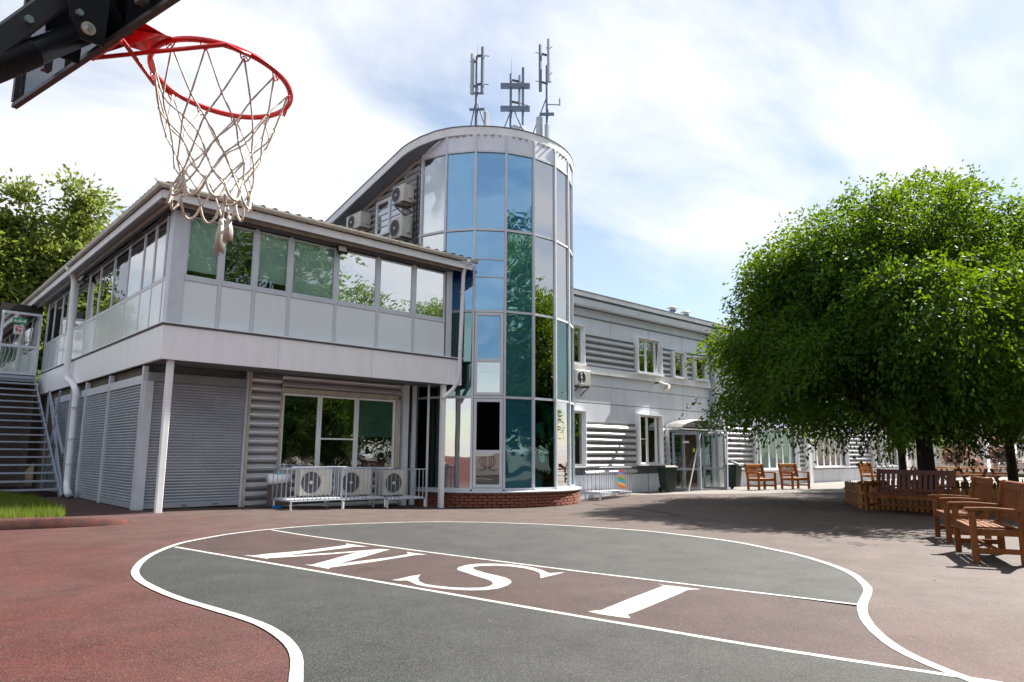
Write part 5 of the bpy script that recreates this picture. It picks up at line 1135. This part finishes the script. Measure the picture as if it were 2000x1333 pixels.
def cloudblobs(core, n, seed, sc=(.45, .7)):
    r = random.Random(seed); out_ = list(core)
    for _ in range(n):
        c = r.choice(core); a = r.uniform(0, 2*PI); e = math.asin(r.uniform(-.45, 1))
        p = (c[0]+c[3]*math.cos(a)*math.cos(e)*.85, c[1]+c[4]*math.sin(a)*math.cos(e)*.85, c[2]+c[5]*math.sin(e)*.85); s = r.uniform(*sc)
        out_.append((*p, c[3]*s*.5, c[4]*s*.5, c[5]*s*.5))
    return out_
core = [(.1, .3, 6.0, 3.5, 3.7, 2.7), (1.3, 3.8, 4.9, 2.3, 2.2, 2.3), (-1.0, 1.6, 4.7, 2.2, 2.3, 2.3), (-1.8, -.5, 5.0, 2.5, 2.5, 2.3), (1.6, -1.0, 5.5, 3.0, 2.8, 2.5), (.4, 2.2, 5.3, 2.7, 2.5, 2.5), (-.6, .2, 3.6, 3.4, 3.4, 2.0), (-1.5, 1.3, 3.2, 2.4, 2.6, 1.5), (1.0, -1.2, 3.1, 2.6, 2.4, 1.5)]
big = cloudblobs(core, 44, 3, (.62, 1.0))
tree('big dark-green drooping tree lit yellow along its top, inside the picket fence', (21.28, 6.37, 0), 2.3, .23, big, 21000, 17, .125, l_main, 31, droop=.85, twig=.85, floor=1.45, upw=.05, shell=.45, clump=40, ncore=9, corew=.28)
core2 = [(0, 0, 6.0, 3.3, 3.3, 3.6), (-1, -1.8, 5.0, 2.8, 2.6, 2.6), (.5, 2.0, 4.8, 2.6, 2.6, 2.5)]
tree('second drooping tree at the right edge, its slim trunk behind the armchairs', (30.5, 6.35, 0), 3.0, .16, cloudblobs(core2, 20, 8), 9500, 15, .12, l_main, 32, droop=.75, twig=1.1, floor=1.9, upw=.1, shell=.3)
tree('small dark tree with a slim trunk between the long building and the picket fence', (31.5, 10.3, 0), 1.8, .16, cloudblobs([(0, 0, 3.4, 1.5, 1.5, 1.6)], 7, 5), 1500, 14, .10, l_main, 33, droop=.6, twig=.7, floor=1.0)
# maples behind the wing
def maple(label, base, h, r, seed, group):
    bl = []; rr = random.Random(seed)
    for i in range(11):
        t = i/10; z = h*(.25+.72*t); rad = r*(1.05-t)**.65
        for q in range(1 if i > 8 else 3):
            a = rr.uniform(0, 2*PI); bl.append((math.cos(a)*rad*.55, math.sin(a)*rad*.55, z+rr.uniform(-.5, .5), rad*.52, rad*.52, h*.07+.25*rad))
    return tree(label, base, h*.35, .3, bl, 9000, 12, .27, l_bg, seed, droop=.25, twig=1.3, group=group, floor=1.0, kind='maple_tree', shell=.45)
gm_ = 'pale green maples behind the wing'
maple('tallest pale green maple behind the wing roof', (6.3, 38.0, 0), 14.2, 2.6, 51, gm_)
maple('pale green maple with a pointed top left of the tallest one', (4.5, 38.3, 0), 13.0, 2.1, 52, gm_)
maple('lower pale green maple at the left edge of the picture', (2.6, 37.6, 0), 12.0, 2.3, 53, gm_)
maple('pale green maple filling in behind the tallest one', (7.4, 41.0, 0), 12.0, 3.2, 54, gm_)

# trees across the yard, seen in the window panes
gb = 'trees across the yard mirrored in the windows'
tb_ = tree('bushy tree across the yard, mirrored in the wing windows', (15.5, -9.5, 0), 2.6, .22, cloudblobs([(0, 0, 6.2, 3.4, 3.4, 4.2), (2.5, .5, 4.4, 2.6, 2.6, 2.6), (-1, 0, 3, 2.6, 2.6, 2.4)], 14, 6), 5200, 12, .20, l_back, 61, droop=.4, twig=1.2, group=gb, floor=.3)
tb_.scale = (1.5,)*3
for p, z_, s_, lb2 in (((8.5, -11.5, 0), 1.3, 1.35, 'tall bushy tree across the yard, mirrored low in the triple window'), ((23.5, -9.5, 0), 2.2, 1.12, 'round tree across the yard, mirrored in the last wing panes'), ((31.5, -8.5, 0), .6, 1.08, 'wide tree across the yard, mirrored in the tower glass'), ((2.0, -15, 0), 3.9, 1.1, 'bushy tree beyond the yard, far behind the camera'), ((-11, 22, 0), 1.9, .95, 'tree beyond the grass, mirrored in the far side panes'), ((18.5, -5.5, 0), 3.0, .42, 'low bushy tree at the yard edge, mirrored in the left pane of the triple window'), ((22.0, -6.0, 0), 4.4, .45, 'low bushy tree at the yard edge, mirrored in the right pane of the triple window')):
    c = dup(tb_, p, z_, lb2); c.scale = (s_,)*3

# ============================================================ right background
wl = thing('brown_wall', 'plain brown-grey rendered wall at the right edge behind the second tree', 'wall', (38, 5, 0))
MB().box(36.5, 37.2, -8, 6.55, -.2, 3.3).build('wall_body', m_wall, wl); MB().box(36.4, 37.3, -8, 6.6, 3.3, 3.4).build('coping', m_soffit, wl)
pv = thing('glass_pavilion', 'pale glazed pavilion with white posts far beyond the picnic tables', 'building', (66, 15, 0))
BX(pv, 'post', m_white, [(60+.01, 60.2, 9.2+i*1.6, 9.38+i*1.6, -.1, 3.6) for i in range(7)]); MB().box(59.9, 64, 9.0, 19.2, 3.6, 3.9).build('roof', m_white, pv)
BX(pv, 'glass_wall', g_wh, [(60.05, 60.07, 9.4+i*1.6, 10.78+i*1.6, .1, 3.55) for i in range(6)]); MB().box(61.5, 61.6, 9.2, 19, -.1, 3.5).build('curtain_wall', m_curt, pv); MB().box(59.95, 60.3, 9.0, 19.2, -.15, .1).build('plinth', m_conc_glare, pv)
gp_ = 'brown picnic tables in the far yard'
def picnic(label, p, rz):
    t = thing('picnic_table', label, 'table', (0, 0, 0), 0, gp_)
    for i in range(5): MB().box(-.9, .9, -.36+i*.145, -.36+i*.145+.135, .72, .75).build('plank', m_wood, t)
    for s in (-1, 1):
        MB().box(-.9, .9, s*.75-.13, s*.75+.13, .43, .46).build('seat', m_wood, t)
        MB().bar((s*.7, -.72, 0), (s*.7, -.2, .72), .06, .09).build('leg', m_wood2, t); MB().bar((s*.7, .72, 0), (s*.7, .2, .72), .06, .09).build('leg', m_wood2, t); MB().box(s*.7-.03, s*.7+.03, -.8, .8, .36, .43).build('crossbeam', m_wood2, t)
    t.location = (*p, gz(*p)); t.rotation_euler.z = rz; return t
pt1 = picnic('picnic table nearest the second tree in the front row', (38.2, 8.25), R(-48))
for (x, y), lb2 in (((38.6, 9.55), 'picnic table in the middle of the front row'), ((37.6, 9.0+1.6), 'picnic table at the left end of the front row'), ((46.5, 10.7), 'picnic table nearest the wall in the rear row'), ((46.0, 12.2), 'middle picnic table of the rear row'), ((45.4, 13.6), 'picnic table at the left end of the rear row')):
    dup(pt1, (x, y, gz(x, y)), R(-48), lb2)
tree('pinkish blossoming shrub far beyond the picnic tables', (55, 14.6, 0), .8, .12, cloudblobs([(0, 0, 1.6, .8, .9, .9)], 4, 3), 260, 10, .20, leafmat('pink_leaves', (.32, .17, .15), (.40, .26, .22), (.4, .25, .2), .3), 71, droop=.2, twig=.6, floor=.3, kind='shrub')
tree('light green tree closing the view far behind the picnic tables', (72, 20, 0), 3, .3, cloudblobs([(0, 0, 5, 5, 6, 3.5)], 9, 4), 1600, 11, .40, l_bg, 72, droop=.3, twig=1.6, floor=.8)
tree('dark bushy tree right of the frame beyond the brown wall', (44, 2, 0), 3, .3, cloudblobs([(0, 0, 5, 3.5, 4.5, 3.5)], 9, 14), 1600, 11, .34, l_main, 73, droop=.3, twig=1.4, floor=.8)
